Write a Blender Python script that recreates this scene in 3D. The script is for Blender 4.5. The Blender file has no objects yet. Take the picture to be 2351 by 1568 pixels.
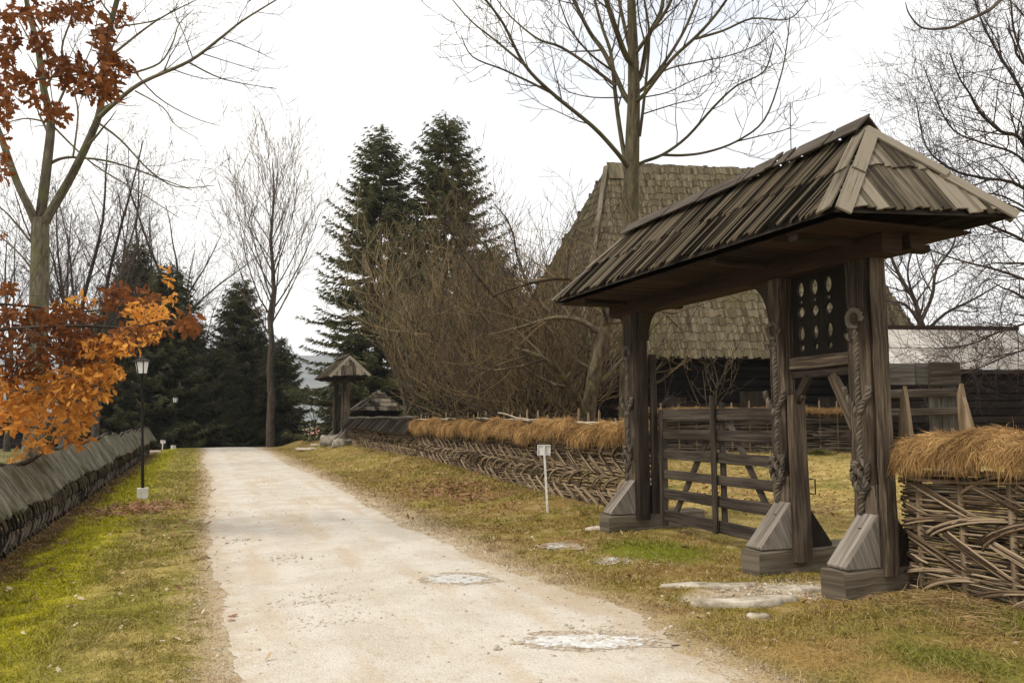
import bpy, math, random
import numpy as np
from mathutils import Vector, Matrix
R = math.radians
scene = bpy.context.scene
COL = scene.collection

# ------------------------------------------------------------------ camera
IW, IH, FPX = 2351.0, 1568.0, 1828.0
PITCH, YAW, HC = R(5.5), R(-21.3), 1.6
cd = bpy.data.cameras.new('camera'); cam = bpy.data.objects.new('camera', cd); COL.objects.link(cam)
cam.location = (0, 0, HC); cam.rotation_euler = (math.pi/2 + PITCH, 0, YAW)
cd.sensor_width = 36.0; cd.lens = 36.0*FPX/IW; cd.clip_start = 0.1; cd.clip_end = 6000
scene.camera = cam
CM = cam.rotation_euler.to_matrix()

# ------------------------------------------------------------------ world: bright overcast
SUN_EL, SUN_AZ = R(48), R(258)      # azimuth clockwise from +Y
w = bpy.data.worlds.new('World'); scene.world = w; w.use_nodes = True
nt = w.node_tree; nt.nodes.clear()
wo = nt.nodes.new('ShaderNodeOutputWorld'); bg = nt.nodes.new('ShaderNodeBackground')
sky = nt.nodes.new('ShaderNodeTexSky'); sky.sky_type = 'NISHITA'; sky.sun_disc = False
sky.sun_elevation = SUN_EL; sky.sun_rotation = SUN_AZ
tc = nt.nodes.new('ShaderNodeTexCoord'); mp = nt.nodes.new('ShaderNodeMapping'); mp.inputs['Scale'].default_value = (1.0, 1.0, 2.2)
mp.inputs['Location'].default_value = (0.35, 0.1, 0.0)
no = nt.nodes.new('ShaderNodeTexNoise'); no.inputs['Scale'].default_value = 1.7; no.inputs['Detail'].default_value = 5; no.inputs['Roughness'].default_value = 0.5
cr = nt.nodes.new('ShaderNodeValToRGB')
cr.color_ramp.elements[0].position = 0.30; cr.color_ramp.elements[0].color = (0.73, 0.76, 0.80, 1)
cr.color_ramp.elements[1].position = 0.50; cr.color_ramp.elements[1].color = (1.12, 1.075, 1.02, 1)
sc_ = nt.nodes.new('ShaderNodeVectorMath'); sc_.operation = 'SCALE'; sc_.inputs['Scale'].default_value = 7.8
mx = nt.nodes.new('ShaderNodeMix'); mx.data_type = 'RGBA'; mx.inputs[0].default_value = 0.94
L = nt.links.new
L(tc.outputs['Generated'], mp.inputs[0]); L(mp.outputs[0], no.inputs['Vector']); L(no.outputs['Fac'], cr.inputs[0])
L(cr.outputs[0], sc_.inputs[0]); L(sky.outputs[0], mx.inputs[6]); L(sc_.outputs[0], mx.inputs[7])
L(mx.outputs[2], bg.inputs[0]); bg.inputs[1].default_value = 0.1; L(bg.outputs[0], wo.inputs[0])

sd = bpy.data.lights.new('sun', 'SUN'); so = bpy.data.objects.new('sun', sd); COL.objects.link(so)
sd.energy = 1.5; sd.angle = R(12); sd.color = (1.0, 0.91, 0.77)
sdir = Vector((math.sin(SUN_AZ)*math.cos(SUN_EL), math.cos(SUN_AZ)*math.cos(SUN_EL), math.sin(SUN_EL)))
so.rotation_euler = sdir.to_track_quat('Z', 'Y').to_euler()
scene.view_settings.view_transform = 'Standard'; scene.view_settings.look = 'None'
scene.view_settings.exposure = 0.76; scene.view_settings.gamma = 1.0

# ------------------------------------------------------------------ pixel helpers (survey of the place)
def at(px, py, d):
    """world point seen at photo pixel (2351 px wide frame) at camera depth d"""
    return CM @ Vector(((px-IW/2)/FPX, (IH/2-py)/FPX, -1.0))*d + Vector((0, 0, HC))
def atx(px, py, X):
    r = CM @ Vector(((px-IW/2)/FPX, (IH/2-py)/FPX, -1.0)); return r*(X/r.x) + Vector((0, 0, HC))
def atz(px, py, Z=0.0):
    r = CM @ Vector(((px-IW/2)/FPX, (IH/2-py)/FPX, -1.0)); return r*((Z-HC)/r.z) + Vector((0, 0, HC))

def sstep(a, b, x):
    t = min(1.0, max(0.0, (x-a)/(b-a))); return t*t*(3-2*t)
def bank(y):
    return 0.02 + 0.09*sstep(5.7, 5.0, y) + 0.12*sstep(8.5, 12.5, y) + 0.26*sstep(12.5, 24, y) + 0.02*sstep(24, 34, y)
def H(x, y):
    hb = bank(y)
    if x > 6.5: z = hb + (0.5-hb)*sstep(6.5, 15, x)
    else: z = hb*sstep(4.4, 6.2, x)
    if x < -1.2: z -= 0.07*sstep(-1.2, -1.9, x)
    if x < -2.6: z += 0.14*sstep(-2.6, -7, x)
    if y > 44:
        s = y-44
        z -= 0.055*(math.sqrt(s*s+64)-8)
    if x > 10 and y < 60: pass
    if z < -16: z = -16
    return z

# ------------------------------------------------------------------ node helper
class G:
    def __init__(s, name):
        s.m = bpy.data.materials.new(name); s.m.use_nodes = True; s.nt = s.m.node_tree
        s.b = s.nt.nodes['Principled BSDF']; s.b.inputs['Roughness'].default_value = 0.9
        s.b.inputs['Specular IOR Level'].default_value = 0.2
    def n(s, t, **k):
        x = s.nt.nodes.new(t)
        for a, v in k.items(): setattr(x, a, v)
        return x
    def put(s, sock, v):
        if v is None: return
        if isinstance(v, bpy.types.NodeSocket): s.nt.links.new(v, sock)
        else: sock.default_value = v
    def coord(s, kind='Object', scale=(1, 1, 1)):
        t = s.n('ShaderNodeTexCoord'); m = s.n('ShaderNodeMapping'); m.inputs['Scale'].default_value = scale
        s.nt.links.new(t.outputs[kind], m.inputs[0]); return m.outputs[0]
    def noise(s, co, scale=1.0, detail=4, rough=0.55):
        x = s.n('ShaderNodeTexNoise'); s.put(x.inputs['Vector'], co); x.inputs['Scale'].default_value = scale
        x.inputs['Detail'].default_value = detail; x.inputs['Roughness'].default_value = rough; return x.outputs['Fac']
    def vor(s, co, scale=1.0, out='Distance'):
        x = s.n('ShaderNodeTexVoronoi'); s.put(x.inputs['Vector'], co); x.inputs['Scale'].default_value = scale; return x.outputs[out]
    def ramp(s, f, stops):
        x = s.n('ShaderNodeValToRGB'); e = x.color_ramp.elements
        while len(e) < len(stops): e.new(0.5)
        for i, (p, c) in enumerate(stops):
            e[i].position = p; e[i].color = (*c, 1) if len(c) == 3 else c
        s.put(x.inputs[0], f); return x.outputs[0]
    def mix(s, f, a, b, mode='MIX'):
        x = s.n('ShaderNodeMix', data_type='RGBA', blend_type=mode)
        for i, v in ((0, f), (6, a), (7, b)):
            if isinstance(v, tuple) and len(v) == 3: v = (*v, 1)
            s.put(x.inputs[i], v)
        return x.outputs[2]
    def ma(s, op, a, b=0.0):
        x = s.n('ShaderNodeMath', operation=op); s.put(x.inputs[0], a); s.put(x.inputs[1], b); return x.outputs[0]
    def sm(s, v, a, b, c=0.0, d=1.0):
        x = s.n('ShaderNodeMapRange', interpolation_type='SMOOTHSTEP'); s.put(x.inputs[0], v)
        for i, q in enumerate((a, b, c, d)): x.inputs[i+1].default_value = q
        return x.outputs[0]
    def isl(s): return s.n('ShaderNodeNewGeometry').outputs['Random Per Island']
    def bump(s, h, st=0.5, dist=0.01):
        x = s.n('ShaderNodeBump'); x.inputs['Strength'].default_value = st; x.inputs['Distance'].default_value = dist
        s.put(x.inputs['Height'], h); s.put(s.b.inputs['Normal'], x.outputs[0])
    def done(s, col, rough=None):
        s.put(s.b.inputs['Base Color'], (*col, 1) if isinstance(col, tuple) and len(col) == 3 else col)
        if rough is not None: s.put(s.b.inputs['Roughness'], rough)
        return s.m

def wood(name, dark, mid, light, var=0.35, grain=(22, 1.6, 1), bump=0.5, dist=0.006, stain=None):
    g = G(name); uv = g.coord('UV', grain); uv2 = g.coord('UV', (3, 0.7, 1))
    a = g.noise(uv, 1.0, 6, 0.65); b = g.noise(uv2, 1.0, 3); i = g.isl()
    f = g.ma('ADD', g.ma('MULTIPLY', a, 0.62), g.ma('MULTIPLY', b, 0.38))
    f = g.ma('ADD', f, g.ma('MULTIPLY', g.ma('SUBTRACT', i, 0.5), var))
    c = g.ramp(f, [(0.36, dark), (0.49, mid), (0.63, light)])
    crack = g.noise(g.coord('UV', (grain[0]*2.2, grain[1]*0.6, 1)), 1.0, 3, 0.6)
    c = g.mix(g.sm(crack, 0.36, 0.28), c, tuple(v*0.25 for v in dark))
    if stain: c = g.mix(g.sm(g.noise(g.coord('Object'), stain[1], 4), 0.5, 0.68), c, stain[0])
    g.bump(g.ma('ADD', a, g.sm(crack, 0.28, 0.4)), bump, dist)
    return g.done(c, 0.88)

M = {}
M['gate_wood'] = wood('weathered_gate_oak', (0.009, 0.006, 0.004), (0.052, 0.038, 0.026), (0.155, 0.121, 0.086), 0.2, (34, 1.6, 1), 1.0)
M['rope_wood'] = wood('carved_rope_oak', (0.020, 0.015, 0.011), (0.068, 0.055, 0.042), (0.15, 0.125, 0.098), 0.2)
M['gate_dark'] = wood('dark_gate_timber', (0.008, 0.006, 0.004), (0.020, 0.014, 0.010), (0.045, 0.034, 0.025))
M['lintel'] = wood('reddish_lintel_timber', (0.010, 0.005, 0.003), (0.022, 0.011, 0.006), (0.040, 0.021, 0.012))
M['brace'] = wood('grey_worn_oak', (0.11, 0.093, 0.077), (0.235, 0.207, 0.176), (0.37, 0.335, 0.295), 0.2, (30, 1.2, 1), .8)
M['sill'] = wood('grey_sill_oak', (0.034, 0.026, 0.018), (0.115, 0.094, 0.068), (0.22, 0.186, 0.14), 0.2, (28, 1.2, 1), .8)
M['shingle'] = wood('weathered_shingles', (0.012, 0.009, 0.005), (0.080, 0.063, 0.042), (0.26, 0.216, 0.155), 0.8, (40, 1.0, 1), 1.0)
M['hip_shingle'] = wood('pale_shingles', (0.030, 0.023, 0.014), (0.105, 0.087, 0.061), (0.215, 0.185, 0.14), 0.4, (38, 1.2, 1), 1.0)
M['rail'] = wood('dark_gate_rails', (0.010, 0.008, 0.006), (0.036, 0.028, 0.022), (0.095, 0.078, 0.062), 0.3, (30, 1.1, 1), .8)
M['wicker'] = wood('hazel_wattle', (0.042, 0.027, 0.015), (0.165, 0.115, 0.070), (0.36, 0.275, 0.185), 0.4, (14, 1.5, 1), 0.4)
M['wicker_dark'] = wood('old_and_shade_wattle', (0.018, 0.014, 0.010), (0.065, 0.052, 0.038), (0.18, 0.15, 0.115), 0.6, (14, 1.5, 1), 0.4)
M['stake'] = wood('split_stakes', (0.07, 0.046, 0.026), (0.165, 0.118, 0.07), (0.30, 0.23, 0.155), 0.3)
M['pole_pale'] = wood('peeled_poles', (0.22, 0.17, 0.11), (0.38, 0.31, 0.22), (0.52, 0.45, 0.35), 0.3)
M['mossy_plank'] = wood('mossy_roof_planks', (0.030, 0.026, 0.016), (0.115, 0.105, 0.073), (0.27, 0.25, 0.19), 0.0, (14, 3.5, 1), 1.0, 0.02, ((0.06, 0.06, 0.022), 2.2))
M['dark_shingle'] = wood('dark_fence_shingles', (0.016, 0.012, 0.009), (0.045, 0.035, 0.027), (0.10, 0.082, 0.063), 0.6, (26, 1.2, 1), 0.8)
M['house_roof'] = wood('old_house_shingles', (0.034, 0.027, 0.014), (0.090, 0.074, 0.043), (0.165, 0.14, 0.09), 0.18, (28, 1.0, 1), 0.9, 0.01, ((0.085, 0.073, 0.034), 0.35))
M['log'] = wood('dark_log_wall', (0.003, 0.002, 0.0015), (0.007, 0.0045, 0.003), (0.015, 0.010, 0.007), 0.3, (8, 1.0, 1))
M['grey_plank'] = wood('silver_grey_planks', (0.26, 0.24, 0.215), (0.42, 0.395, 0.36), (0.56, 0.535, 0.50), 0.25, (9, 0.5, 1), 0.3)
M['dark_plank'] = wood('dark_grey_planks', (0.025, 0.022, 0.02), (0.062, 0.056, 0.05), (0.12, 0.11, 0.10), 0.4)
M['bark_grey'] = wood('grey_green_bark', (0.030, 0.024, 0.012), (0.075, 0.062, 0.036), (0.14, 0.12, 0.078), 0.12, (9, 3.0, 1), 0.9, 0.02, ((0.075, 0.072, 0.028), 1.5))
M['bark_maple'] = wood('pale_grey_bark', (0.050, 0.042, 0.026), (0.115, 0.10, 0.068), (0.20, 0.178, 0.125), 0.12, (9, 3.0, 1), 0.9, 0.02, ((0.11, 0.11, 0.045), 1.5))
M['bark_dark'] = wood('dark_bark', (0.022, 0.017, 0.013), (0.060, 0.047, 0.036), (0.12, 0.10, 0.078), 0.2, (10, 3, 1), 0.9, 0.02)
M['bark_apple'] = wood('apple_bark', (0.024, 0.017, 0.010), (0.065, 0.048, 0.029), (0.14, 0.115, 0.078), 0.2, (10, 5, 1), 0.9, 0.02, ((0.11, 0.10, 0.045), 5.0))
def flat(name, c, var=0.25, rough=0.85):
    g = G(name); i = g.isl()
    c2 = g.mix(i, tuple(v*(1-var) for v in c), tuple(min(1, v*(1+var)) for v in c)); return g.done(c2, rough)
M['twig'] = flat('bare_twigs', (0.075, 0.055, 0.042))
M['twig_warm'] = flat('brown_green_twigs', (0.115, 0.082, 0.040), 0.85)
M['twig_straw'] = flat('straw_coloured_shoots', (0.24, 0.19, 0.105), 0.55)
M['twig_pale'] = flat('pale_brown_twigs', (0.14, 0.105, 0.075), 0.35)
M['twig_maple'] = flat('purplish_twigs', (0.040, 0.027, 0.028), 0.25)
def foliage(name, a, b, trans=0.25, ns=0.6):
    g = G(name); i = g.isl(); n = g.sm(g.noise(g.coord('Object'), ns, 3), .3, .7)
    c = g.mix(g.ma('MULTIPLY', g.ma('ADD', i, n), 0.55), a, b)
    g.done(c, 0.75)
    tr = g.n('ShaderNodeBsdfTranslucent'); g.put(tr.inputs[0], c); ms = g.n('ShaderNodeMixShader'); ms.inputs[0].default_value = trans
    o = g.nt.nodes['Material Output']; g.nt.links.new(g.b.outputs[0], ms.inputs[1]); g.nt.links.new(tr.outputs[0], ms.inputs[2]); g.nt.links.new(ms.outputs[0], o.inputs[0])
    return g.m
M['needles'] = foliage('spruce_needles', (0.030, 0.034, 0.013), (0.13, 0.13, 0.055), 0.2)
M['needles_dark'] = foliage('dark_spruce_needles', (0.018, 0.020, 0.008), (0.095, 0.092, 0.040), 0.18)
M['leaf_orange'] = foliage('orange_oak_leaves', (0.25, 0.065, 0.006), (0.95, 0.47, 0.10), 0.45)
M['leaf_brown'] = foliage('brown_oak_leaves', (0.070, 0.022, 0.009), (0.30, 0.11, 0.032), 0.4)
M['leaf_dry'] = foliage('dry_fallen_leaves', (0.11, 0.050, 0.025), (0.38, 0.21, 0.12), 0.1)
M['leaf_pale'] = foliage('pale_fallen_leaves', (0.24, 0.16, 0.075), (0.62, 0.52, 0.36), 0.1)
M['hay'] = foliage('dry_hay', (0.125, 0.064, 0.020), (0.58, 0.37, 0.155), 0.12, 3.5)
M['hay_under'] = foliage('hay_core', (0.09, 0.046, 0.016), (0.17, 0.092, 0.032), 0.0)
M['tussock'] = foliage('tussock_grass', (0.07, 0.075, 0.018), (0.20, 0.18, 0.06), 0.1)
M['straw_litter'] = foliage('straw_litter', (0.16, 0.10, 0.04), (0.44, 0.31, 0.15), 0.1)

def ground_color(g, co):
    sp = g.n('ShaderNodeSeparateXYZ'); g.put(sp.inputs[0], co); x, y = sp.outputs[0], sp.outputs[1]
    n1 = g.noise(co, 0.9, 4); n2 = g.noise(co, 4.0, 5, 0.6); n3 = g.noise(co, 0.28, 3)
    xx = g.ma('ADD', x, g.ma('MULTIPLY', g.ma('SUBTRACT', n1, 0.5), 1.1))
    xx = g.ma('ADD', xx, g.ma('MULTIPLY', g.ma('SUBTRACT', n2, 0.5), 0.55))
    olive = g.mix(g.sm(n2, 0.35, 0.66), (0.20, 0.165, 0.032), (0.46, 0.365, 0.12))
    olive = g.mix(g.sm(n1, 0.40, 0.62), olive, (0.235, 0.21, 0.028))
    moss = g.mix(g.sm(n2, 0.35, 0.65), (0.24, 0.225, 0.004), (0.46, 0.42, 0.010))
    dirt = g.mix(g.sm(n2, 0.35, 0.65), (0.12, 0.072, 0.024), (0.23, 0.145, 0.055))
    dry = g.mix(g.sm(n2, 0.35, 0.65), (0.30, 0.205, 0.105), (0.50, 0.385, 0.24))
    # left verge, from the fence to the road
    c = g.mix(g.sm(xx, -1.95, -1.55), dirt, moss)
    c = g.mix(g.sm(xx, -1.25, -0.75), c, olive)
    c = g.mix(g.sm(xx, -0.25, 0.45), c, dry)
    # right verge
    ver = g.mix(g.sm(n1, 0.38, 0.60), (0.27, 0.175, 0.050), (0.235, 0.19, 0.030))
    ver = g.mix(g.sm(n2, 0.44, 0.72), ver, (0.44, 0.33, 0.15))
    grav = g.mix(g.sm(n2, 0.4, 0.62), (0.53, 0.445, 0.325), (0.40, 0.30, 0.18))
    c = g.mix(g.sm(xx, 3.0, 4.05), c, ver)
    xe = g.ma('ADD', x, g.ma('MULTIPLY', g.ma('SUBTRACT', n2, 0.5), 0.9))
    c = g.mix(g.ma('MULTIPLY', g.sm(xe, -0.12, 0.3), g.sm(xe, 3.62, 3.0)), c, grav)
    # fresh moss in front of the wide gate opening
    dx = g.ma('SUBTRACT', x, 5.15); dy = g.ma('SUBTRACT', y, 8.5)
    r2 = g.ma('ADD', g.ma('MULTIPLY', dx, g.ma('MULTIPLY', dx, 1.5)), g.ma('MULTIPLY', dy, g.ma('MULTIPLY', dy, 0.8)))
    c = g.mix(g.sm(g.ma('ADD', r2, g.ma('MULTIPLY', n2, 0.9)), 1.4, 0.5), c, (0.17, 0.19, 0.008))
    # green foreground right
    gf = g.ma('MULTIPLY', g.sm(y, 5.6, 4.4), g.sm(xx, 3.2, 4.0))
    grn = g.mix(g.sm(n1, 0.4, 0.6), (0.17, 0.17, 0.024), (0.32, 0.21, 0.07))
    c = g.mix(gf, c, grn)
    px_ = g.ma('SUBTRACT', x, 4.95); py_ = g.ma('SUBTRACT', y, 6.15)
    pr = g.ma('ADD', g.ma('MULTIPLY', px_, g.ma('MULTIPLY', px_, 0.9)), g.ma('MULTIPLY', py_, g.ma('MULTIPLY', py_, 5.0)))
    c = g.mix(g.sm(g.ma('ADD', pr, n2), 1.5, 0.9), c, grav)
    yard = g.mix(g.sm(n2, 0.35, 0.65), (0.30, 0.215, 0.055), (0.54, 0.41, 0.15))
    yard = g.mix(g.sm(n1, 0.52, 0.68), yard, (0.22, 0.20, 0.045))
    c = g.mix(g.sm(xx, 6.5, 7.6), c, yard)
    lf = g.mix(g.sm(n3, 0.4, 0.6), (0.115, 0.115, 0.03), (0.19, 0.15, 0.06))
    c = g.mix(g.sm(xx, -2.6, -3.4), c, lf)
    return c, n2
g = G('turf_ground'); co = g.coord('Object'); c, n2 = ground_color(g, co)
fine = g.noise(co, 38, 4, 0.65)
c = g.mix(g.sm(fine, 0.30, 0.72, 0.55, 0.0), c, (0.05, 0.04, 0.015), 'MULTIPLY') if False else g.mix(g.ma('MULTIPLY', g.sm(fine, 0.50, 0.36), 0.55), c, (0.055, 0.042, 0.016))
g.bump(fine, 0.9, 0.03); M['ground'] = g.done(c, 0.95)
g = G('turf_blades'); co = g.coord('Object'); c, n2 = ground_color(g, co)
i = g.isl(); c = g.mix(g.sm(i, 0.72, 0.95), c, g.mix(0.6, c, (0.42, 0.33, 0.16)))
c = g.mix(g.sm(i, 0.3, 0.0), c, g.mix(0.5, c, (0.05, 0.07, 0.012)))
M['blades'] = g.done(c, 0.8)
g = G('gravel_road'); co = g.coord('Object')
a = g.noise(co, 1.3, 5, 0.6); b = g.noise(co, 30, 5, 0.7); v = g.vor(co, 55); st = g.noise(g.coord('Object', (2.2, 0.35, 1)), 1.0, 4)
c = g.mix(g.sm(a, 0.35, 0.65), (0.50, 0.452, 0.380), (0.585, 0.545, 0.475))
c = g.mix(g.ma('MULTIPLY', g.sm(st, 0.50, 0.64), 0.5), c, (0.47, 0.365, 0.245))
c = g.mix(g.ma('MULTIPLY', g.sm(b, 0.53, 0.70), 0.75), c, (0.34, 0.275, 0.195))
sx = g.n('ShaderNodeSeparateXYZ'); g.put(sx.inputs[0], co); rx_ = g.ma('ABSOLUTE', g.ma('SUBTRACT', g.ma('ABSOLUTE', g.ma('SUBTRACT', sx.outputs[0], 1.62)), .72))
c = g.mix(g.ma('MULTIPLY', g.ma('MULTIPLY', g.sm(rx_, .26, .02), g.sm(a, .3, .6)), .45), c, (0.61, 0.575, 0.515))
ed = g.ma('ADD', g.ma('ABSOLUTE', g.ma('SUBTRACT', sx.outputs[0], 1.65)), g.ma('MULTIPLY', g.ma('SUBTRACT', g.noise(co, 3.2, 5, .65), .5), 1.3)); c = g.mix(g.ma('MULTIPLY', g.sm(ed, 1.05, 1.55), .7), c, (0.43, 0.345, 0.24))
spk = g.noise(co, 9, 3, .5); c = g.mix(g.ma('MULTIPLY', g.sm(spk, .60, .70), .5), c, (0.42, 0.335, 0.235))
c = g.mix(g.ma('MULTIPLY', g.sm(b, 0.42, 0.28), 0.7), c, (0.72, 0.66, 0.55))
g.bump(g.ma('ADD', b, g.ma('MULTIPLY', v, 0.6)), 0.6, 0.02); M['road'] = g.done(c, 0.95)
g = G('pale_stone'); co = g.coord('Object'); a = g.noise(co, 5, 6, 0.6); b = g.noise(co, 30, 4)
c = g.ramp(a, [(0.3, (0.17, 0.135, 0.09)), (0.52, (0.46, 0.41, 0.33)), (0.72, (0.66, 0.61, 0.52))])
g.bump(g.ma('ADD', a, g.ma('MULTIPLY', b, 0.4)), 0.7, 0.03); M['stone'] = g.done(c, 0.9)
g = G('grey_boulder'); co = g.coord('Object'); a = g.noise(co, 6, 6, 0.6); g.bump(a, .7, .03); M['boulder'] = g.done(g.ramp(a, [(0.3, (0.14, 0.12, 0.095)), (0.7, (0.36, 0.33, 0.28))]), 0.9)
g = G('concrete'); a = g.noise(g.coord('Object'), 9, 5); M['concrete'] = g.done(g.ramp(a, [(0.3, (0.45, 0.44, 0.42)), (0.7, (0.64, 0.63, 0.60))]), 0.9)
g = G('black_metal'); g.b.inputs['Metallic'].default_value = 0.3; M['metal'] = g.done((0.014, 0.012, 0.011), 0.5)
g = G('opal_glass'); g.b.inputs['Specular IOR Level'].default_value = 0.5; M['opal'] = g.done((0.80, 0.80, 0.79), 0.25)
g = G('white_paint'); a = g.noise(g.coord('Object'), 14, 4); M['white'] = g.done(g.ramp(a, [(0.35, (0.50, 0.49, 0.46)), (0.6, (0.70, 0.69, 0.66))]), 0.6)
g = G('puddle_sky_white'); g.b.inputs['IOR'].default_value = 1.33; g.b.inputs['Specular IOR Level'].default_value = 0.5
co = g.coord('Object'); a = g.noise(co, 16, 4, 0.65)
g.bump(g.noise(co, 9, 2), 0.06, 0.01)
M['puddle'] = g.done(g.mix(g.sm(a, 0.42, 0.6), (0.52, 0.50, 0.46), (0.80, 0.80, 0.80)), g.sm(a, 0.4, 0.6, 0.4, 0.1))  # pale base colour paints the white sky's reflection into the water
g = G('wet_gravel'); co = g.coord('Object'); a = g.noise(co, 26, 5, .7); g.bump(a, .8, .02); M['wet_gravel'] = g.done(g.ramp(a, [(.38, (.20, .15, .10)), (.5, (.40, .33, .25)), (.62, (.52, .45, .36))]), .6)
g = G('hill_woods'); a = g.noise(g.coord('Object'), 0.02, 6, 0.65); M['hill'] = g.done(g.ramp(a, [(0.35, (0.05, 0.055, 0.04)), (0.65, (0.13, 0.125, 0.09))]), 1.0)
M['red_tile'] = flat('red_roof_tiles', (0.50, 0.20, 0.16)); M['plaster'] = flat('white_plaster', (0.72, 0.69, 0.64))
g = G('red_car_paint'); M['car_red'] = g.done((0.50, 0.045, 0.05), 0.3)
g = G('dark_car_paint'); M['car_dark'] = g.done((0.02, 0.02, 0.025), 0.3)
g = G('car_glass'); M['glass'] = g.done((0.03, 0.035, 0.04), 0.1)
g = G('tail_lamp_red'); M['lamp_red'] = g.done((0.65, 0.03, 0.05), 0.2)
g = G('tyre_rubber'); M['rubber'] = g.done((0.02, 0.02, 0.02), 0.8)

# ------------------------------------------------------------------ object helpers
def tag(o, label=None, cat=None, group=None, kind=None):
    for k, v in (('label', label), ('category', cat), ('group', group), ('kind', kind)):
        if v: o[k] = v
    return o
def empty(name, loc, label, cat, group=None):
    o = bpy.data.objects.new(name, None); COL.objects.link(o); o.location = loc; o.empty_display_size = 0.2
    return tag(o, label, cat, group)
BASES = {}
def base_of(o):
    b = Vector((0, 0, 0))
    while o is not None:
        b = b + Vector(o.location); o = o.parent
    return b
def copy_tree(o, parent=None):
    c = o.copy(); COL.objects.link(c); c.parent = parent
    for ch in list(o.children): copy_tree(ch, c)
    return c
def raw_mesh(name, V, F, mat, parent=None, uv=None, smooth=False, sizes=None):
    me = bpy.data.meshes.new(name)
    V = np.asarray(V, dtype=np.float32).reshape(-1, 3)
    if parent is not None: V = V - np.array(base_of(parent), dtype=np.float32)
    if isinstance(F, np.ndarray):
        nf, k = F.shape
        me.vertices.add(len(V)); me.vertices.foreach_set('co', V.ravel())
        me.loops.add(nf*k); me.loops.foreach_set('vertex_index', F.ravel().astype(np.int32))
        me.polygons.add(nf); me.polygons.foreach_set('loop_start', np.arange(0, nf*k, k, dtype=np.int32))
        me.polygons.foreach_set('loop_total', np.full(nf, k, dtype=np.int32)); me.update(calc_edges=True)
    else:
        me.from_pydata(V.tolist(), [], F); me.update()
    if uv is not None:
        l = me.uv_layers.new(name='uv'); l.data.foreach_set('uv', np.asarray(uv, dtype=np.float32).ravel())
    me.materials.append(M[mat])
    if smooth: me.polygons.foreach_set('use_smooth', np.ones(len(me.polygons), dtype=bool))
    o = bpy.data.objects.new(name, me); COL.objects.link(o)
    if parent is not None: o.parent = parent
    return o
rnd = random.Random(7)
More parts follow.
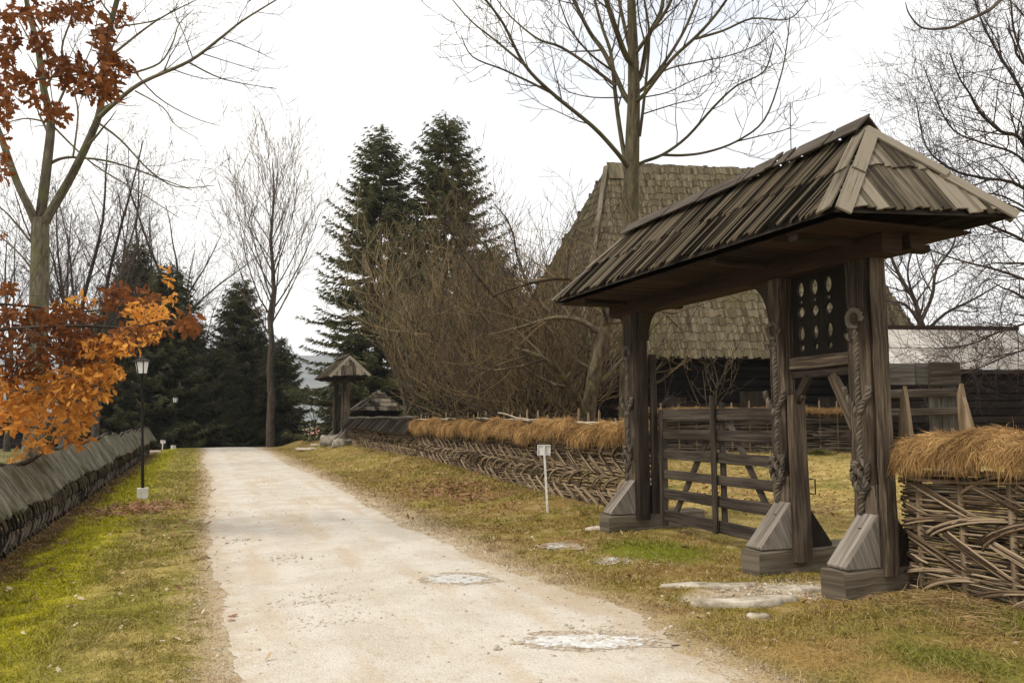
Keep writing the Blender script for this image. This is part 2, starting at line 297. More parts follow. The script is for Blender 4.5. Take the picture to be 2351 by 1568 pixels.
class MB:
    def __init__(s): s.v = []; s.f = []; s.uv = []
    def face(s, idx, uvs): s.f.append(list(idx)); s.uv.extend(uvs)
    def timber(s, a, b, w, h, side=None, ch=0.012, n=4, jit=0.004, taper=1.0, rng=rnd):
        """hewn timber from a to b: w along `side`, h across; chamfered, slightly uneven"""
        a, b = Vector(a), Vector(b); t = (b-a); Ln = t.length; t.normalize()
        if side is None:
            side = Vector((0, 0, 1)).cross(t)
            if side.length < 1e-3: side = Vector((1, 0, 0))
        side = Vector(side); side = (side - t*side.dot(t)).normalized(); up = t.cross(side)
        ch = min(ch, w*0.3, h*0.3); o0 = len(s.v); u0 = rng.uniform(0, 20); v0 = rng.uniform(0, 20)
        for k in range(n+1):
            p = a + t*(Ln*k/n); f = 1+(taper-1)*k/n
            hw, hh = w/2*f, h/2*f
            for sx, sy in ((hw-ch, -hh), (hw, -hh+ch), (hw, hh-ch), (hw-ch, hh), (-hw+ch, hh), (-hw, hh-ch), (-hw, -hh+ch), (-hw+ch, -hh)):
                q = p + side*(sx+rng.uniform(-jit, jit)) + up*(sy+rng.uniform(-jit, jit)); s.v.append(q)
        per = [0, .02, h, h+.02, h+w, h+w+.02, 2*h+w, 2*h+w+.02, 2*h+2*w]
        for k in range(n):
            for j in range(8):
                i0 = o0+8*k+j; i1 = o0+8*k+(j+1) % 8
                va, vb = v0+Ln*k/n, v0+Ln*(k+1)/n; ua, ub = u0+per[j], u0+per[j+1]
                s.face((i0, i1, i1+8, i0+8), [(ua, va), (ub, va), (ub, vb), (ua, vb)])
        for k, rev in ((0, True), (n, False)):
            idx = [o0+8*k+j for j in range(8)]
            if rev: idx = idx[::-1]
            s.face(idx, [(u0+0.1*math.cos(j*.785), v0+0.02*math.sin(j*.785)) for j in range(8)])
    def board(s, a, b, side, w, t, nrm, rng=rnd, w2=None):
        """thin board a->b (centre line of its top face), width w along side, thickness t below"""
        a, b, side, nrm = Vector(a), Vector(b), Vector(side).normalized(), Vector(nrm).normalized()
        w2 = w if w2 is None else w2; o0 = len(s.v); Ln = (b-a).length; u0 = rng.uniform(0, 30); v0 = rng.uniform(0, 30)
        for p, ww in ((a, w), (b, w2)):
            for sg, dn in ((-1, 0), (1, 0), (1, 1), (-1, 1)): s.v.append(p + side*(sg*ww/2) - nrm*(t*dn))
        q = lambda i, j, k, l, uv: s.face((o0+i, o0+j, o0+k, o0+l), uv)
        q(0, 1, 5, 4, [(u0, v0), (u0+w, v0), (u0+w, v0+Ln), (u0, v0+Ln)])
        q(1, 2, 6, 5, [(u0, v0), (u0+t, v0), (u0+t, v0+Ln), (u0, v0+Ln)])
        q(2, 3, 7, 6, [(u0, v0), (u0+w, v0), (u0+w, v0+Ln), (u0, v0+Ln)])
        q(3, 0, 4, 7, [(u0, v0), (u0+t, v0), (u0+t, v0+Ln), (u0, v0+Ln)])
        q(3, 2, 1, 0, [(u0, v0), (u0+w, v0), (u0+w, v0+t), (u0, v0+t)])
        q(4, 5, 6, 7, [(u0, v0), (u0+w, v0), (u0+w, v0+t), (u0, v0+t)])
    def prism(s, poly, d, rng=rnd):
        """planar polygon (world points) extruded by vector d"""
        poly = [Vector(p) for p in poly]; d = Vector(d); n = len(poly); o0 = len(s.v); u0 = rng.uniform(0, 20)
        s.v += poly + [p+d for p in poly]
        e = (poly[1]-poly[0]).normalized(); nn = d.normalized(); e2 = nn.cross(e)
        pu = [(u0+(p-poly[0]).dot(e2), (p-poly[0]).dot(e)) for p in poly]
        s.face([o0+i for i in range(n)][::-1], pu[::-1]); s.face([o0+n+i for i in range(n)], pu)
        for i in range(n):
            j = (i+1) % n; l = (poly[j]-poly[i]).length
            s.face((o0+i, o0+j, o0+n+j, o0+n+i), [(u0, 0), (u0, l), (u0+d.length, l), (u0+d.length, 0)])
    def tube(s, pts, rad, n=6, cap=True, rng=rnd):
        pts = [Vector(p) for p in pts]; k = len(pts)
        if not hasattr(rad, '__len__'): rad = [rad]*k
        o0 = len(s.v); u0 = rng.uniform(0, 20); L_ = rng.uniform(0, 9); sd_ = None; Ls = []
        for i, p in enumerate(pts):
            t = (pts[min(i+1, k-1)]-pts[max(i-1, 0)])
            if t.length < 1e-7: t = Vector((0, 0, 1))
            t.normalize()
            if sd_ is None: sd_ = t.orthogonal()
            sd_ = (sd_-t*sd_.dot(t)); sd_ = sd_.normalized() if sd_.length > 1e-6 else t.orthogonal().normalized()
            u = t.cross(sd_)
            for j in range(n):
                a = 2*math.pi*j/n; s.v.append(p + (sd_*math.cos(a)+u*math.sin(a))*rad[i])
            Ls.append(L_)
            if i+1 < k: L_ += (pts[i+1]-p).length
        c = 2*math.pi*max(rad[0], 0.004)
        for i in range(k-1):
            for j in range(n):
                j2 = (j+1) % n
                s.face((o0+i*n+j, o0+i*n+j2, o0+(i+1)*n+j2, o0+(i+1)*n+j),
                       [(u0+c*j/n, Ls[i]), (u0+c*(j+1)/n, Ls[i]), (u0+c*(j+1)/n, Ls[i+1]), (u0+c*j/n, Ls[i+1])])
        if cap:
            s.face([o0+j for j in range(n)][::-1], [(u0+.01*j, 0) for j in range(n)])
            s.face([o0+(k-1)*n+j for j in range(n)], [(u0+.01*j, 0) for j in range(n)])
    def build(s, name, mat, parent=None, smooth=False):
        return raw_mesh(name, [tuple(p) for p in s.v], s.f, mat, parent, s.uv, smooth)

def tri_cloud(name, P, D, Ln, W, mat, parent=None, bend=None, rs=None):
    """many narrow leaf-like faces: base P, direction D, length, width; two segments when bend is given"""
    rs = rs or np.random.RandomState(1)
    P = np.asarray(P, float); D = np.asarray(D, float); n = len(P)
    D = D/np.linalg.norm(D, axis=1, keepdims=True); r = rs.normal(size=(n, 3)); S = np.cross(D, r); S /= np.linalg.norm(S, axis=1, keepdims=True)+1e-9
    Ln = np.asarray(Ln)[:, None]; W = np.asarray(W)[:, None]
    if bend is None:
        V = np.stack([P-S*W/2, P+S*W/2, P+D*Ln], 1).reshape(-1, 3); F = np.arange(3*n).reshape(n, 3)
    else:
        mid = P + D*Ln*0.55; tip = P + D*Ln + bend
        V = np.stack([P-S*W/2, P+S*W/2, mid+S*W*0.4, mid-S*W*0.4, tip+S*W*.08, tip-S*W*.08], 1).reshape(-1, 3)
        b = np.arange(n)*6
        F = np.concatenate([np.stack([b, b+1, b+2, b+3], 1), np.stack([b+3, b+2, b+4, b+5], 1)])
    return raw_mesh(name, V, F, mat, parent)

def shingles(mb, A, B, C, D, rows, width, thick, lap=1.25, tilt=0.012, jit=0.02, rng=rnd, wj=0.35):
    """courses of boards on the slope A(eave left) B(eave right) C(top right) D(top left)"""
    A, B, C, D = map(Vector, (A, B, C, D)); e = (B-A).normalized(); nrm = (B-A).cross(D-A).normalized()
    up = nrm.cross(e)
    hgt = (D-A).dot(up)
    XL = lambda v: (D-A).dot(e)*v; XR = lambda v: (B-A).dot(e) + (C-B).dot(e)*v
    for i in range(rows):
        v0 = i/rows; v1 = min(1.0, (i+lap)/rows)
        lo, hi = min(XL(v0), XL(v1)), max(XR(v0), XR(v1)); x = lo
        while x < hi:
            wd = width*(1+rng.uniform(-wj, wj)); xc = x+wd/2; x += wd*0.97
            a0, b0 = XL(v0), XR(v0); a1, b1 = XL(v1), XR(v1)
            if xc < min(a0, a1) or xc > max(b0, b1): continue
            # clip the board to the trapezoid
            s0, s1 = v0, v1
            def vin(xq, lo_v, hi_v):
                vs = [lo_v+(hi_v-lo_v)*q/8 for q in range(9)]
                ok = [q for q in vs if XL(q)-1e-4 <= xq <= XR(q)+1e-4]
                return (min(ok), max(ok)) if ok else None
            r_ = vin(xc, v0, v1)
            if not r_ or r_[1]-r_[0] < 0.1*(v1-v0): continue
            s0, s1 = r_
            dj = rng.uniform(-jit, jit) if s0 == v0 else 0
            lift0 = thick*1.6 + rng.uniform(0, 0.006); lift1 = thick*0.35
            p0 = A + e*xc + up*(hgt*s0+dj) + nrm*lift0; p1 = A + e*(xc+rng.uniform(-.01, .01)) + up*(hgt*s1) + nrm*lift1
            sd_ = e + nrm*((tilt+rng.uniform(-.006, .006))/wd)
            mb.board(p0, p1, sd_, wd*0.99, thick, nrm, rng)

# ------------------------------------------------------------------ ground sheet, road
xs = np.unique(np.concatenate([np.arange(-14, 16, 0.3), np.arange(-80, -14, 4), np.arange(16, 90, 3), np.array([-2600, -1500, -900, -500, -250, -130, 120, 200, 400, 800, 1500, 2600.])]))
ys = np.unique(np.concatenate([np.arange(1, 30, 0.3), np.arange(30, 64, 0.8), np.arange(64, 130, 5), np.array([-200, -80, -30, -10, -4, -1, 150, 200, 300, 450, 700, 1000, 1600, 2500.])]))
rs = np.random.RandomState(3)
V = []
for y in ys:
    for x in xs:
        d = math.hypot(x, y); j = 0.012 if d < 40 and (x < 0 or x > 3.2) else 0
        V.append((x, y, H(x, y)+rs.normal()*j))
nx = len(xs); ii, jj = np.meshgrid(np.arange(len(ys)-1), np.arange(nx-1), indexing='ij'); q = (ii*nx+jj).ravel()
F = np.stack([q, q+1, q+nx+1, q+nx], 1)
o = raw_mesh('ground', V, F, 'ground', smooth=True); tag(o, 'mossy and dry grass ground on both sides of the road', kind='structure')
def _n1(y, k): return math.sin(y*3.1*k+k)*.5+math.sin(y*7.3*k+2*k)*.3+math.sin(y*17.9*k+k*k)*.2
ROADX = lambda y, s: (0.25+0.10*math.sin(y*0.31+1)+0.07*_n1(y, .55)) if s < 0 else (3.05+0.10*math.sin(y*0.37)+0.07*_n1(y, .62) - 0.08*sstep(8, 12, y) + 0.30*math.exp(-((y-6.0)/1.0)**2) - 0.15*sstep(5.6, 4.0, y))
V = []; F = []
yy = np.concatenate([np.arange(-12, 3, 0.5), np.arange(3, 16, 0.06), np.arange(16, 60, 0.2), np.arange(60, 140, 3)]); K = 13
for y in yy:
    f = .018 if y < 60 else 0; a, b = ROADX(y, -1)+rs.normal()*f, ROADX(y, 1)+rs.normal()*f
    for k in range(K):
        t = k/(K-1); x = a+(b-a)*t; V.append((x, y, H(x, y)+0.004+0.012*math.sin(math.pi*t)+ (0 if k in (0, K-1) else rs.normal()*0.0012)))
for r_ in range(len(yy)-1):
    for k in range(K-1): i0 = r_*K+k; F.append((i0, i0+1, i0+K+1, i0+K))
o = raw_mesh('road', V, F, 'road', smooth=True); tag(o, 'pale cream gravel road running up to the crest', kind='structure')

def RZ(x, y):
    a, b = ROADX(y, -1), ROADX(y, 1)
    return H(x, y) + (0.004+0.012*math.sin(math.pi*min(1, max(0, (x-a)/(b-a)))) if a < x < b else 0)

def blob_sheet(name, c, rx, ry, rot, mat, seed, dz=0.006, n=48, rag=0.22, rings=5):
    q = random.Random(seed); ph = [q.uniform(0, 6.28) for _ in range(5)]; V = []; F = []
    V.append((c[0], c[1], RZ(c[0], c[1])+dz))
    for r_ in range(1, rings+1):
        for k in range(n):
            a = 2*math.pi*k/n
            f = 1+rag*(math.sin(3*a+ph[0])*.5+math.sin(5*a+ph[1])*.35+math.sin(11*a+ph[2])*.25+math.sin(17*a+ph[3])*.18)
            px, py = rx*f*math.cos(a)*r_/rings, ry*f*math.sin(a)*r_/rings
            x = c[0]+px*math.cos(rot)-py*math.sin(rot); y = c[1]+px*math.sin(rot)+py*math.cos(rot)
            V.append((x, y, RZ(x, y)+dz))
    for k in range(n): F.append((0, 1+k, 1+(k+1) % n))
    for r_ in range(rings-1):
        for k in range(n):
            a = 1+r_*n+k; b = 1+r_*n+(k+1) % n; F.append((a, a+n, b+n, b))
    return raw_mesh(name, V, F, mat, smooth=True)
for i, (c, rx, ry, rot, lab) in enumerate([((2.62, 5.28), 0.50, 0.20, -0.35, 'puddle painted sky-white low on the road, nearest the viewer'),
        ((2.42, 7.74), 0.34, 0.26, -0.3, 'small puddle painted sky-white in the middle stretch of the road'),
        ((4.22, 9.25), 0.24, 0.26, 0.2, 'thin wet patch in the verge before the left gate post'),
        ((4.35, 8.15), 0.30, 0.12, 0.6, 'narrow wet patch in the grass before the gate opening')]):
    pq = np.random.RandomState(200+i); fx = pq.uniform(6, 26, (14, 2))*pq.choice([-1, 1], (14, 2)); fp = pq.uniform(0, 6.28, 14); ax = 3.0; V = []; F = []; idx = {}; st = .011
    for a in np.arange(-ax*rx*.6, ax*rx*.6, st):
        for b in np.arange(-ax*ry*.6, ax*ry*.6, st):
            x = c[0]+a*math.cos(rot)-b*math.sin(rot); y = c[1]+a*math.sin(rot)+b*math.cos(rot)
            nz = sum(math.sin(fx[k, 0]*x*(1+k*.35)+fx[k, 1]*y*(1+k*.35)*1.6+fp[k])/(1+k*.2) for k in range(14))*.11
            if (a/rx)**2+(b/ry)**2+nz < (.72 if i < 2 else .26):
                q0 = []
                for da, db in ((0, 0), (st, 0), (st, st), (0, st)):
                    kk = (round((a+da)/st), round((b+db)/st))
                    if kk not in idx:
                        xx = c[0]+(a+da)*math.cos(rot)-(b+db)*math.sin(rot); yy_ = c[1]+(a+da)*math.sin(rot)+(b+db)*math.cos(rot); idx[kk] = len(V); V.append((xx, yy_, RZ(xx, yy_)+(.004 if i < 2 else .012)))
                    q0.append(idx[kk])
                F.append(q0)
    wr = blob_sheet('wet_rim', (c[0]+.05, c[1]+.01), rx*1.12, ry*1.25, rot, 'wet_gravel', 60+i, .002 if i < 2 else .008, 90, .20, 4); tag(wr, 'dark wet gravel rim round a puddle', None, None, 'structure')
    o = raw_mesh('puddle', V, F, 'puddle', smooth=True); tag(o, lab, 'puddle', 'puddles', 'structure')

# hills far behind
V = []; F = []; n = 160
for k in range(n+1):
    x = -2500+5000*k/n; h = 150+26*math.sin(x*0.0021+2.2)+14*math.sin(x*0.006)+5*math.sin(x*0.021)
    for j, (yy_, f) in enumerate(((1500, -0.2), (1750, 0.3), (1950, 0.72), (2200, 1.0), (2400, .9))): V.append((x, yy_+60*math.sin(x*.004+j), h*f-4))
for k in range(n):
    for j in range(4): a = k*5+j; F.append((a, a+5, a+6, a+1))
o = raw_mesh('hills', V, F, 'hill', smooth=True); tag(o, 'wooded hills fading blue beyond the end of the road', kind='structure')

# ------------------------------------------------------------------ the great carved gate
gate = empty('roofed_gate', (5.85, 7.8, 0.0), 'big carved wooden gate with a long shingled roof over a wide and a narrow opening', 'gate', 'carved roofed gates along the fence')
RX, RZt = 5.85, 4.355
EFn, EFf, EBn, EBf = Vector((4.85, 5.07, 3.34)), Vector((4.85, 10.70, 3.34)), Vector((6.72, 4.87, 3.42)), Vector((6.72, 10.72, 3.36))
RN, RF = Vector((RX, 5.65, RZt)), Vector((RX, 10.12, RZt-0.01))
grng = random.Random(11)
# roof core (soffit boards below)
mb = MB(); dz = Vector((0, 0, -0.035))
c5 = [EFn+dz, EFf+dz, EBf+dz, EBn+dz, RN+dz*1.4, RF+dz*1.4]; mb.v = c5
q4 = [(0, 0), (0, 1), (1, 1), (1, 0)]
for f in ((0, 1, 5, 4), (1, 2, 5), (2, 3, 4, 5), (3, 0, 4)): mb.face(f, q4[:len(f)])
mb.build('roof_lining', 'gate_dark', gate)
mb = MB(); y = 5.14
while y < 10.6:
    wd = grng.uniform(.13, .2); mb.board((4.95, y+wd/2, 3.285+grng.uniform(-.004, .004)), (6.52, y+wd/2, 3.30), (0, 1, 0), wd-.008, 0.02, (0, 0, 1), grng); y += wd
mb.build('soffit', 'lintel', gate)  # soffit tone lowered to hold the shade under the roof
mb = MB(); shingles(mb, EFf, EFn, RN, RF, 2, 0.040, 0.011, 1.14, 0.030, 0.06, grng, 0.6)
mb.build('front_shingles', 'shingle', gate)
mb = MB(); shingles(mb, EBn, EBf, RF, RN, 2, 0.075, 0.014, 1.14, 0.016, 0.03, grng)
mb.build('rear_shingles', 'shingle', gate)
mb = MB(); shingles(mb, EFn, EBn, RN, RN, 2, 0.058, 0.014, 1.12, 0.016, 0.03, grng, .5)
mb.build('hip_end', 'hip_shingle', gate)
mb = MB(); shingles(mb, EBf, EFf, RF, RF, 2, 0.10, 0.016, 1.12, 0.012, 0.02, grng)
mb.build('hip_end', 'hip_shingle', gate)
def hipboard(a, b, n1, n2):
    mb = MB(); d = (b-a).normalized()
    for nn in (n1, n2):
        nn = Vector(nn).normalized(); sd_ = nn.cross(d).normalized(); other = Vector(n2 if nn == Vector(n1).normalized() else n1)
        if sd_.dot(other) > 0: sd_ = -sd_
        m = a.lerp(b, 0.47); l1, l2 = nn*0.045, nn*0.032
        mb.board(a+sd_*0.07+l1+d*-.03, m+sd_*0.062+l2, sd_, 0.14, 0.018, nn, grng)
        mb.board(m+sd_*0.062+l1*1.15-d*.05, b+sd_*0.05+l1*.75, sd_, 0.125, 0.018, nn, grng)
    return mb.build('hip_board', 'hip_shingle', gate)
nF = (RN-EFn).cross(EFf-EFn); nF = nF if nF.z > 0 else -nF
nB = (RN-EBn).cross(EBf-EBn); nB = nB if nB.z > 0 else -nB
nN = (RN-EFn).cross(EBn-EFn); nN = nN if nN.z > 0 else -nN
nR = (RF-EFf).cross(EBf-EFf); nR = nR if nR.z > 0 else -nR
hipboard(EFn, RN, nF, nN); hipboard(EBn, RN, nB, nN); hipboard(EFf, RF, nF, nR); hipboard(EBf, RF, nB, nR)
# ridge boards with gaps, standing proud
y = RN.y-0.03
for ln, gap in ((0.42, 0.045), (0.50, 0.05), (0.16, 0.04), (0.10, 0.03), (0.34, 0.045), (0.09, 0.03), (0.75, 0.006), (0.8, 0.006), (0.75, 0.004), (0.65, 0)):
    if y >= RF.y+.05: break
    y2 = min(y+ln, RF.y+0.1); mb = MB(); dzr = grng.uniform(-.01, .03)
    mb.board((RX-0.085, y, RZt+.035+dzr), (RX-.085, y2, RZt+.03+dzr), (0.72, 0, .72), .26, .018, (-.72, 0, .72), grng)
    mb.board((RX+0.085, y, RZt+.02+dzr), (RX+.085, y2, RZt+.015+dzr), (0.72, 0, -.72), .24, .018, (.72, 0, .72), grng)
    mb.build('ridge_board', 'dark_shingle', gate); y = y2+gap
# lintel beams, tie beams
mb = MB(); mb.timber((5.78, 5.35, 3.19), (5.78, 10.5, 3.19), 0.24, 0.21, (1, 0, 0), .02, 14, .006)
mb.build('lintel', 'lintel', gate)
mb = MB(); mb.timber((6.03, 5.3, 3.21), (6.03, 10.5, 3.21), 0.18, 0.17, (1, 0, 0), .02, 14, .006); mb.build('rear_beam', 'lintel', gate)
for yy_ in (5.72, 6.95, 10.02):
    mb = MB(); mb.timber((4.98, yy_, 3.245), (6.6, yy_, 3.25), .12, .075, (0, 1, 0), .015, 8, .004); mb.build('tie_beam', 'gate_dark', gate)
# posts, sills, braces
PX0 = 5.70
def rope(mb, path, r=0.022, pitch=0.135, strands=3):
    path = [Vector(p) for p in path]; pts = []
    for a, b in zip(path[:-1], path[1:]):
        k = max(2, int((b-a).length/0.012)); pts += [a.lerp(b, q/k) for q in range(k)]
    pts.append(path[-1]); s = 0; out = [[] for _ in range(strands)]
    for i, p in enumerate(pts):
        t = (pts[min(i+1, len(pts)-1)]-pts[max(i-1, 0)]).normalized(); sd_ = Vector((1, 0, 0)); sd_ = (sd_-t*sd_.dot(t)).normalized() if abs(t.x) < .95 else Vector((0, 0, 1)); u = t.cross(sd_)
        for k in range(strands):
            a = 2*math.pi*(s/pitch + k/strands); out[k].append(p + (sd_*math.cos(a)+u*math.sin(a))*r*0.85)
        if i+1 < len(pts): s += (pts[i+1]-p).length
    for o_ in out: mb.tube(o_[::2] if len(o_) > 8 else o_, r*0.86, 6, True, grng)
def arc(c, r, a0, a1, n, x):
    return [(x, c[0]+r*math.cos(a0+(a1-a0)*k/n), c[1]+r*math.sin(a0+(a1-a0)*k/n)) for k in range(n+1)]
def carved_post(y, wd, foot, dark, flare):
    mb = MB(); m = 'gate_wood' if not dark else 'gate_dark'
    mb.timber((PX0+.095, y-flare*.35, 0.27), (PX0+.09, y, 1.0), wd+flare, .21, (0, 1, 0), .03, 6, .008, (wd)/(wd+flare), grng)
    mb.timber((PX0+.09, y, 1.0), (PX0+.09, y, 3.09), wd, .19, (0, 1, 0), .03, 14, .006, 1.0, grng)
    p = mb.build('post', 'gate_wood', gate)
    rb = MB(); x = PX0-.002; yc = y
    rope(rb, [(x, yc, 2.42), (x, yc, 1.66), (x, yc, 1.12)], .020)
    rope(rb, arc((yc+.01, 2.53), .085, -2.0, 3.5, 14, x), .019)                         # curl at the top
    rope(rb, arc((yc+.05, 2.40), .06, 3.4, 6.2, 8, x-.01), .015)
    for sg in (-1, 1):                                                                 # short arms of the Y
        rope(rb, [(x-.005, yc+sg*.02, 1.64), (x-.015, yc+sg*.07, 1.74), (x-.02, yc+sg*.125, 1.80), (x-.015, yc+sg*.15, 1.90)], .020)
    rope(rb, [(x-.01, yc-.07, 1.16), (x-.03, yc-.02, 1.21), (x-.03, yc+.06, 1.17), (x-.02, yc+.09, 1.07), (x-.03, yc+.04, .97), (x-.015, yc-.02, .92)], .020)   # knot
    rope(rb, [(x-.01, yc+.09, 1.20), (x-.035, yc+.02, 1.12), (x-.035, yc-.06, 1.06), (x-.02, yc-.085, .98), (x-.025, yc-.03, .93), (x-.012, yc, .86), (x-.008, yc+.01, .70)], .020)
    rope(rb, [(x-.02, yc-.09, 1.22), (x-.03, yc-.105, 1.12), (x-.02, yc-.08, 1.03)], .017)
    rb.build('rope_carving', 'rope_wood', p, True)
    # sill block
    mb = MB(); mb.timber((5.27, y-.07+.02, .13), (6.85 if y > 6 else 6.2, y-.02, .15), .28, .27, (0, 1, 0), .02, 8, .007, 1.0, grng); mb.build('sill_block', 'sill', gate)
    # braces
    for sg in (-1, 1):
        x0 = PX0 if sg < 0 else PX0+.18; xe = x0+sg*(.39 if sg < 0 else .33)
        poly = [(xe, 0, .275), (xe+sg*.01, 0, .30), (x0+sg*.012, 0, .735), (x0, 0, .735), (x0, 0, .275)]
        yb = y-.06
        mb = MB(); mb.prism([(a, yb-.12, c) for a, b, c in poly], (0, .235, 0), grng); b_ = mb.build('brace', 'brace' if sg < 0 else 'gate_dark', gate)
        bv = b_.modifiers.new('bevel', 'BEVEL'); bv.width = .008; bv.segments = 2; bv.limit_method = 'ANGLE'
        for t, oy in ((.3, .02), (.68, -.01)):
            pb = Vector((xe+(x0-xe)*t, yb+oy, .29+.445*t)); nn = Vector((sg*.79, 0, .6)); mb = MB(); mb.timber(pb-nn*.02, pb+nn*.010, .042, .045, (0, 1, 0), .004, 1, .002); mb.build('peg', 'gate_dark', b_)
    return p
pN = carved_post(5.745, .265, 0, False, .05)
pM = carved_post(6.885, .215, 0, False, .03)
pL = carved_post(10.05, .27, 0, True, .02)
# jamb boards
mb = MB(); mb.timber((5.81, 5.555, .20), (5.815, 5.575, 3.10), .17, .075, (1, 0, 0), .02, 18, .007, .9, grng); mb.build('side_plank', 'gate_wood', gate)
mb = MB(); mb.timber((5.80, 6.675, .14), (5.80, 6.70, 1.84), .20, .10, (1, 0, 0), .015, 8, .004, .9, grng); j1 = mb.build('jamb_board', 'gate_wood', gate)
mb = MB(); mb.timber((5.80, 6.66, 1.80), (5.80, 6.58, 1.83), .05, .07, (1, 0, 0), .01, 2, .003); mb.build('carved_bird', 'gate_wood', j1)
mb = MB(); mb.timber((5.80, 9.84, .20), (5.80, 9.86, 3.08), .19, .10, (1, 0, 0), .015, 10, .004, 1, grng); mb.build('jamb_board', 'gate_dark', gate)
mb = MB(); mb.timber((5.97, 9.78, .28), (5.97, 9.82, 2.5), .09, .09, (1, 0, 0), .015, 8, .004, 1, grng); mb.build('jamb_board', 'gate_dark', gate)
# knee braces of the wide opening (curved) and of the wicket
def knee(y0, sg, z0, z1, reach, x0, x1, name='knee_brace', mat='gate_dark'):
    pts = [(y0, z0)]; n = 9
    for k in range(n+1):
        t = k/n; a = t*math.pi/2
        pts.append((y0+sg*reach*(1-math.cos(a)), z0+(z1-z0)*math.sin(a)))
    pts.append((y0, z1)); mb = MB(); mb.prism([(x0, a, b) for a, b in pts], (x1-x0, 0, 0), grng); return mb.build(name, mat, gate)
knee(7.0, 1, 2.55, 3.08, .36, 5.73, 5.90); knee(9.78, -1, 2.70, 3.08, .26, 5.73, 5.90)
knee(10.18, 1, 2.8, 3.08, .22, 5.73, 5.9)
mb = MB(); mb.timber((5.80, 5.88, 1.52), (5.80, 6.17, 2.02), .07, .13, (1, 0, 0), .012, 6, .004, .8, grng); mb.build('wicket_brace', 'gate_wood', gate)
mb = MB(); mb.timber((5.80, 6.74, 1.72), (5.80, 6.50, 2.02), .07, .11, (1, 0, 0), .012, 6, .004, .8, grng); mb.build('wicket_brace', 'gate_dark', gate)
# wicket lintel boards
mb = MB(); mb.timber((5.83, 5.88, 2.175), (5.83, 6.76, 2.165), .10, .13, (1, 0, 0), .012, 6, .004, 1, grng); mb.build('wicket_lintel', 'gate_wood', gate)
mb = MB(); mb.timber((5.84, 5.88, 2.06), (5.84, 6.76, 2.055), .07, .085, (1, 0, 0), .012, 6, .004, 1, grng); mb.build('wicket_lintel', 'gate_dark', gate)
# pierced panel (real holes)
cu = bpy.data.curves.new('panel_outline', 'CURVE'); cu.dimensions = '2D'; cu.fill_mode = 'BOTH'; cu.extrude = 0.018
def spl(pts):
    s = cu.splines.new('POLY'); s.points.add(len(pts)-1); s.use_cyclic_u = True
    for p_, (a, b) in zip(s.points, pts): p_.co = (a, b, 0, 1)
PW0, PW1, PZ0, PZ1 = 5.87, 6.76, 2.235, 3.10
spl([(PW0, PZ0), (PW1, PZ0), (PW1, PZ1), (PW0, PZ1)])
for cy in (6.235, 6.43, 6.63):
    def ell(z, rx, rz, pw=1.0): spl([(cy+rx*math.copysign(abs(math.cos(a))**pw, math.cos(a)), z+rz*math.copysign(abs(math.sin(a))**pw, math.sin(a))) for a in [2*math.pi*k/20+.01 for k in range(20)]])
    ell(2.945, .054, .085, 1.1); ell(2.815, .030, .028, 1.4); ell(2.705, .060, .066, 1.45); ell(2.605, .020, .022, 1.4); ell(2.485, .046, .080, 1.1); ell(2.330, .036, .042, 1.4)
to = bpy.data.objects.new('tmp', cu); me = bpy.data.meshes.new_from_object(to); bpy.data.objects.remove(to)
Vp = [(5.86+v.co.z, v.co.x, v.co.y) for v in me.vertices]; Fp = [list(p.vertices) for p in me.polygons]
po = raw_mesh('pierced_panel', Vp, Fp, 'gate_dark', gate, [c for p in me.polygons for v in p.vertices for c in ((me.vertices[v].co.x, me.vertices[v].co.y),)])
# leaf of the wide gate
mb = MB(); mb.timber((6.05, 9.70, .12), (6.05, 9.70, 1.72), .09, .10, (0, 1, 0), .012, 6, .004, 1, grng); leaf = mb.build('gate_leaf', 'rail', gate)
for z, hh in ((1.650, .155), (1.380, .135), (1.105, .13), (.83, .12), (.565, .135), (.265, .15)):
    mb = MB(); mb.timber((6.05, 7.22, z+grng.uniform(-.012, .006)), (6.05, 9.72, z), .045, hh, (1, 0, 0), .01, 12, .004, 1, grng); mb.build('rail', 'rail', leaf)
for yy_, z0, z1, xo in ((8.43, .18, 1.88, -.055), (8.40, .2, 1.80, .06), (7.30, .2, 1.75, .05)):
    mb = MB(); mb.timber((6.05+xo, yy_, z0), (6.05+xo, yy_+.01, z1), .085, .05, (0, 1, 0), .012, 8, .003, 1, grng); mb.build('stile', 'rail', leaf)
for a, b in (((6.10, 9.55, .22), (6.10, 8.5, 1.62)), ((6.10, 7.35, .25), (6.10, 8.3, 1.62))):
    mb = MB(); mb.timber(a, b, .04, .09, (1, 0, 0), .01, 6, .003, 1, grng); mb.build('diagonal_strut', 'rail', leaf)
mb = MB(); mb.tube([(5.86, 6.60, .98), (5.86, 6.53, .98), (5.86, 6.53, .83), (5.86, 6.60, .83)], .008, 6); mb.build('iron_latch', 'metal', gate)
mb = MB(); mb.timber((5.70, 5.36, 3.25), (5.70, 5.36, 2.85), .02, .02, (0, 1, 0), .003, 2, .001); 

# the same carpentry, smaller, further along the fence
far_gate = copy_tree(gate); far_gate.location = (6.28, 38.2, 0.33); far_gate.scale = (1.0, 0.60, 0.95); far_gate.rotation_euler = (0, 0, R(3))
far_gate['label'] = 'small distant roofed gate at the far end of the wattle fence, beside boulders'

